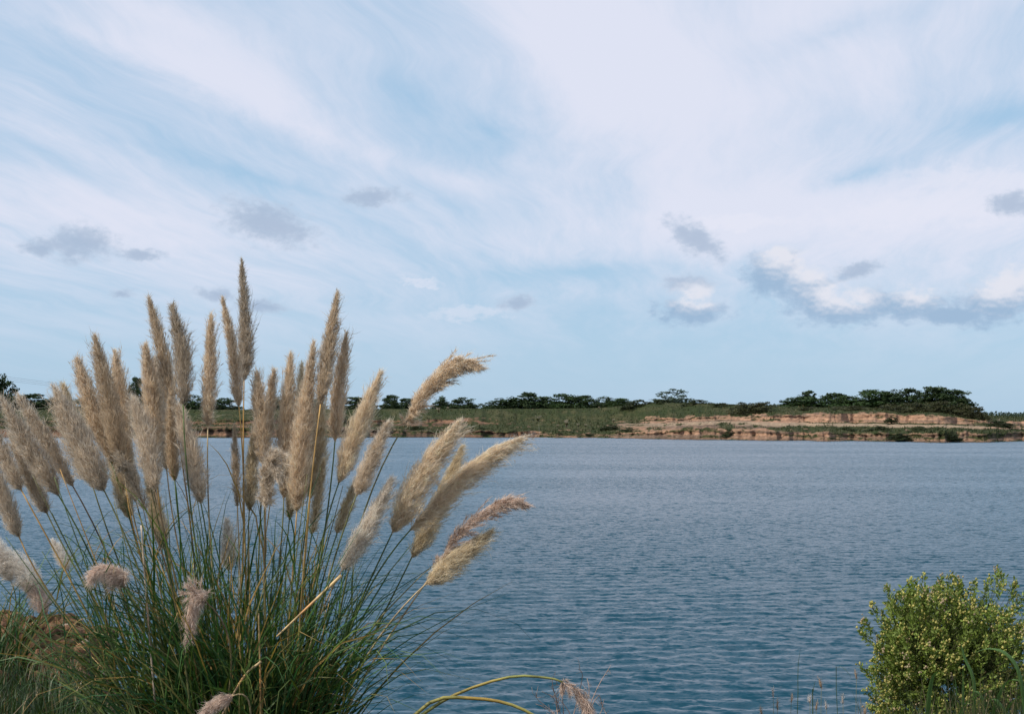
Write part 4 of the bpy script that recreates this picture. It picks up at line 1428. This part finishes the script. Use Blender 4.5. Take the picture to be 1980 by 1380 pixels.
# ------------------------------------------------------------------ flowering shrub at the right
def build_shrub():
    rs = np.random.RandomState(55)
    YS = 8.0
    base = at(1850, 1480, YS)
    base[2] = float(near_z(np.array(base[0]), np.array(base[1]))) - 0.05
    e = empty('shrub', tuple(float(q) for q in base), 'rounded green shrub dotted with cream-yellow flowers, by the water', 'shrub')
    cen = at(1834, 1290, YS); cen = cen - base
    rx, rz, ry = 174 / F * YS, 178 / F * YS, 0.42
    bagB = Bag()
    tips = []
    nmain = 9
    bc = np.array([0.085, 0.06, 0.04])
    # lobed outline
    lob = [(rnd_unit(1, rs)[0], rs.uniform(.75, 1.1)) for _ in range(26)]
    def envelope(d):
        v_ = 0.86
        for q, w in lob:
            c = float(np.dot(q, d))
            if c > 0.86:
                v_ = max(v_, w * (0.9 + 0.12 * (c - .86) / .14))
        return v_
    for k in range(2000):
        d = rnd_unit(1, rs)[0]
        if d[2] < -0.75: continue
        r = rs.rand() ** 0.38 * envelope(d)
        tips.append(cen + np.array([d[0] * rx, d[1] * ry, d[2] * rz]) * r)
    # extra sprigs sticking out of the outline
    for px, py in ((1715, 1138), (1740, 1150), (1833, 1112), (1842, 1122), (1862, 1125), (1885, 1128), (1935, 1108), (1940, 1120), (1962, 1125), (1690, 1165),
                   (1672, 1205), (1668, 1215), (1975, 1145), (1780, 1150), (1812, 1135), (1910, 1120), (1990, 1160), (2000, 1190), (1672, 1290), (1685, 1330)):
        for _ in range(3):
            tips.append(at(px + rs.normal(0, 4), py + rs.normal(0, 5), YS + rs.uniform(-.1, .1)) - base)
    tips = np.array(tips)
    mains = []
    for k in range(nmain):
        a = k / nmain * 6.28 + rs.uniform(-.3, .3)
        d = np.array([math.cos(a) * .55, math.sin(a) * .5, rs.uniform(.3, .9)])
        end = cen * 0.85 + d * np.array([rx, ry, rz]) * 0.75
        P = spline([np.zeros(3) + rs.normal(0, .03, 3) * np.array([1, 1, 0]), end * .45 + rs.normal(0, .04, 3), end], 14)
        v_, f_ = tube(P, np.linspace(.011, .003, 14), 6)
        bagB.add(v_, f_, bc)
        mains.append(P)
    MP = np.concatenate([m[4:] for m in mains])
    Vl, Cl, Vf, Cf = [], [], [], []
    for tp in tips:
        dd = np.linalg.norm(MP - tp, axis=1) + 0.5 * np.maximum(0, MP[:, 2] - tp[2] + .05)
        s0 = MP[dd.argmin()]
        mid = (s0 + tp) / 2 + rs.normal(0, .02, 3)
        v_, f_ = tube(spline([s0, mid, tp], 5), np.linspace(.0022, .0008, 5), 3, False)
        bagB.add(v_, f_, np.array([.07, .075, .03]))
        td = tp - mid; td = td / np.linalg.norm(td) + np.array([0, 0, .5]); td /= np.linalg.norm(td)
        nl = 26
        q = rs.rand(nl) ** 0.7
        c = tp - td * (1 - q)[:, None] * 0.11 + rs.normal(0, .006, (nl, 3))
        dr = rnd_unit(nl, rs) * 0.9 + td * 0.9
        dr /= np.linalg.norm(dr, axis=1, keepdims=True)
        ll = rs.uniform(.016, .034, nl)[:, None]
        sd = np.cross(dr, rnd_unit(nl, rs)); sd /= np.linalg.norm(sd, axis=1, keepdims=True)
        sd = sd * ll * 0.20
        Vl.append(np.stack([c, c + dr * ll * .55 + sd, c + dr * ll, c + dr * ll * .55 - sd], 1).reshape(-1, 3))
        tone = rs.uniform(.75, 1.3)
        cc = np.array([0.170, 0.225, 0.048]) * tone * rs.uniform(.7, 1.3, (nl, 1))
        Cl.append(np.repeat(cc, 4, 0))
        out = np.linalg.norm((tp - cen) / np.array([rx, ry, rz]))
        if rs.rand() < (0.8 if out > 0.6 else 0.3) * float(np.clip(fbm(tp[0] * 6 + 9, tp[2] * 6 + tp[1] * 4 + 9, 45, 2) * 2.6 - 0.5, .15, 1.1)):
            nf = rs.randint(3, 8)
            c = tp + td * rs.uniform(-.02, .012, (nf, 1)) + rs.normal(0, .010, (nf, 3))
            r = rs.uniform(.0045, .0088, nf)[:, None, None]
            octa = np.array([[1, 0, 0], [-1, 0, 0], [0, 1, 0], [0, -1, 0], [0, 0, 1.2], [0, 0, -1]], float)
            Vf.append((c[:, None, :] + octa[None] * r).reshape(-1, 3))
            fc = np.array([0.66, 0.60, 0.22]) if rs.rand() < .8 else np.array([0.62, 0.50, 0.34])
            Cf.append(np.repeat(fc * rs.uniform(.7, 1.15, (nf, 1)), 6, 0))
    link('branches', bagB.mesh('branches', M_BARK, True), e)
    Vl = np.concatenate(Vl); Cl = np.concatenate(Cl)
    o = link('leaves', mesh_np('leaves', Vl, [np.arange(len(Vl)).reshape(-1, 4)], Cl, M_BUSH), e)
    o['kind'] = 'stuff'
    Vf = np.concatenate(Vf); Cf = np.concatenate(Cf)
    n = len(Vf) // 6
    of = np.array([[0, 2, 4], [2, 1, 4], [1, 3, 4], [3, 0, 4], [2, 0, 5], [1, 2, 5], [3, 1, 5], [0, 3, 5]])
    ff = (np.arange(n)[:, None, None] * 6 + of[None]).reshape(-1, 3)
    o = link('blossoms', mesh_np('blossoms', Vf, [ff], Cf, M_PLUME), e)
    o['kind'] = 'stuff'


build_shrub()

# ------------------------------------------------------------------ tall broad-leaved grass before the shrub
def reed_grass():
    YR = 7.2
    base = at(1850, 1500, YR); base[2] = float(near_z(np.array(base[0]), np.array(base[1])))
    e = empty('reed_grass', tuple(float(q) for q in base), 'tall bright green grass with broad arching blades before the shrub', 'grass plant')
    rs = np.random.RandomState(8)
    for pts, w in (([(1862, 1500), (1864, 1380), (1862, 1290)], 4), ([(1880, 1490), (1886, 1330), (1866, 1270), (1858, 1242)], 5),
                   ([(1800, 1490), (1797, 1380), (1805, 1310), (1825, 1296)], 7), ([(1910, 1480), (1905, 1370), (1895, 1340), (1880, 1334)], 5),
                   ([(1990, 1440), (1975, 1310), (1950, 1265), (1915, 1252), (1880, 1262)], 5), ([(1900, 1470), (1925, 1370), (1950, 1318), (1985, 1318)], 6),
                   ([(1930, 1480), (1940, 1390), (1975, 1345), (2020, 1350)], 5), ([(1850, 1490), (1830, 1400), (1850, 1350), (1845, 1300)], 3),
                   ([(1840, 1490), (1856, 1380), (1900, 1340), (1960, 1320)], 3), ([(1960, 1480), (1955, 1400), (1925, 1350), (1900, 1370)], 5)):
        dy = rs.uniform(-.2, .1)
        P = spline([at(x, y, YR + dy) for x, y in pts], 14) - base
        s = np.linspace(0, 1, 14)
        v_, f_ = ribbon(P, w / F * YR * np.clip(1.03 - s ** 2.5, .04, 1), np.repeat(np.array([[.85, .5, .1]]), 14, 0))
        b_ = Bag(); b_.add(v_, f_, np.array([0.095, 0.175, 0.045]) * rs.uniform(.8, 1.3))
        link('leaf_blade', b_.mesh('leaf_blade', M_LEAF, True), e)
    bag = Bag()
    for k in range(520):
        x = rs.uniform(1690, 2060)
        yt = rs.uniform(1285, 1375) + max(0, (1900 - x)) * 0.22
        y0 = rs.uniform(-.35, .2)
        p0 = at(x, 1500, YR + y0); p1 = at(x + rs.normal(0, 28), yt, YR + y0 + rs.normal(0, .1))
        P = spline([p0, (p0 + p1) / 2 + rs.normal(0, .03, 3), p1], 6) - base
        v_, f_ = ribbon(P, np.array([1, 1, .9, .8, .5, .1]) * rs.uniform(.0015, .003), np.repeat(np.array([[.9, .4, .1]]), 6, 0))
        c = np.array([0.06, 0.09, 0.03]) if rs.rand() < .6 else np.array([0.26, 0.20, 0.11])
        bag.add(v_, f_, c * rs.uniform(.7, 1.3))
    o = link('undergrowth', bag.mesh('undergrowth', M_LEAF), e)
    o['kind'] = 'stuff'


reed_grass()

# ------------------------------------------------------------------ small weeds along the bottom edge
def weed(name, label, heads, blades_, YW, bx):
    base = at(bx, 1470, YW); base[2] = float(near_z(np.array(base[0]), np.array(base[1])))
    e = empty(name, tuple(float(q) for q in base), label, 'weed')
    rs = np.random.RandomState(int(bx))
    for (x, y, hw, hh, c) in heads:
        p1 = at(x, y + hh, YW) - base
        P = spline([rs.normal(0, .03, 3) * np.array([1, 1, 0]), p1 * .5 + np.array([p1[0] * .1, 0, .02]), p1], 8)
        b_ = Bag(); v_, f_ = tube(P, np.linspace(.0016, .0010, 8), 4); b_.add(v_, f_, np.array([.16, .16, .08]))
        st = link('stem', b_.mesh('stem', M_DRY), e)
        tp = at(x + rs.normal(0, 2), y - hh, YW) - base
        Q = spline([p1, (p1 + tp) / 2, tp], 7)
        b_ = Bag()
        v_, f_ = tube(Q, np.array([.3, .8, 1, .95, .8, .5, .1]) * hw * .6 / F * YW, 6); b_.add(v_, f_, np.array(c) * .75)
        for k in range(40):
            o_ = Q[rs.randint(7)] + rs.normal(0, hw / F * YW * .5, 3)
            dr = rnd_unit(1, rs)[0] * .6 + np.array([0, 0, 1.]); v_, f_ = ribbon(np.array([o_, o_ + dr * .008, o_ + dr * .016]), np.array([.0008, .0007, .0001]), rnd_unit(3, rs))
            b_.add(v_, f_, np.array(c) * rs.uniform(.8, 1.2))
        link('seed_head', b_.mesh('seed_head', M_PLUME), st)
    for pts, w in blades_:
        P = spline([np.zeros(3)] + [at(x, y, YW) - base for x, y in pts], 12)
        b_ = Bag(); v_, f_ = ribbon(P, w / F * YW * np.clip(1.03 - np.linspace(0, 1, 12) ** 2, .05, 1), np.repeat(np.array([[.9, .4, .1]]), 12, 0))
        b_.add(v_, f_, np.array([.10, .15, .07])); link('leaf_blade', b_.mesh('leaf_blade', M_LEAF), e)


TAN = (.55, .42, .30); WHT = (.72, .66, .60)
weed('wild_grass', 'wild grass with tan heads at the bottom edge, nearest the shrub',
     [(1630, 1352, 3, 8, WHT), (1656, 1305, 2.5, 7, TAN), (1672, 1374, 4, 7, TAN)],
     [([(1618, 1350), (1622, 1290), (1640, 1300), (1648, 1316)], 0.8)], 7.1, 1640)
weed('wild_grass', 'wild grass with one white and one slanting tan head, between blade and shrub',
     [(1566, 1352, 4, 6, WHT), (1588, 1320, 4, 9, TAN), (1578, 1366, 3, 6, TAN), (1598, 1364, 3, 6, WHT)],
     [([(1572, 1380), (1573, 1335), (1577, 1312)], 1.3)], 7.0, 1575)
weed('wild_grass', 'sparse wild grass with tiny pale heads, farthest from the shrub',
     [(1495, 1340, 2.5, 8, WHT), (1503, 1362, 2.5, 10, TAN), (1473, 1375, 3, 5, TAN), (1530, 1350, 2, 7, TAN)],
     [([(1540, 1420), (1543, 1300), (1545, 1272), (1549, 1248)], 0.9)], 7.0, 1505)


def dry_weed():
    YW = 6.5
    base = at(1090, 1470, YW); base[2] = float(near_z(np.array(base[0]), np.array(base[1])))
    e = empty('dry_weed', tuple(float(q) for q in base), 'dead leafless branching weed beside the hanging dry plume', 'weed')
    rs = np.random.RandomState(6)
    for pts in ([(1080, 1400), (1075, 1350), (1066, 1325)], [(1080, 1400), (1072, 1352), (1048, 1336)], [(1100, 1420), (1122, 1330), (1126, 1302), (1118, 1292)],
                [(1120, 1420), (1150, 1340), (1172, 1300), (1180, 1296)], [(1090, 1400), (1085, 1330), (1068, 1324)], [(1120, 1420), (1155, 1345), (1165, 1365), (1175, 1385)],
                [(1090, 1410), (1060, 1372), (1036, 1360)], [(1110, 1420), (1138, 1345), (1135, 1310)], [(1080, 1400), (1068, 1375), (1040, 1352), (1036, 1338)],
                [(1085, 1390), (1068, 1322), (1074, 1298)], [(1110, 1410), (1090, 1360), (1062, 1342)], [(1130, 1420), (1160, 1380), (1168, 1350)]):
        P = spline([np.zeros(3)] + [at(x, y, YW + rs.uniform(-.08, .08)) - base for x, y in pts], 12)
        b_ = Bag(); v_, f_ = tube(P, np.linspace(.0028, .0011, 12), 5); b_.add(v_, f_, np.array([.42, .30, .24]) * rs.uniform(.8, 1.1))
        for k in range(5):
            j = rs.randint(5, 11)
            q = P[j] + (rnd_unit(1, rs)[0] * np.array([1, .6, .8]) + np.array([0, 0, .4])) * rs.uniform(.02, .05)
            v_, f_ = tube(np.array([P[j], (P[j] + q) / 2 + rs.normal(0, .003, 3), q]), np.array([.0012, .001, .0006]), 4); b_.add(v_, f_, np.array([.42, .31, .25]))
        link('twig', b_.mesh('twig', M_DRY), e)


dry_weed()
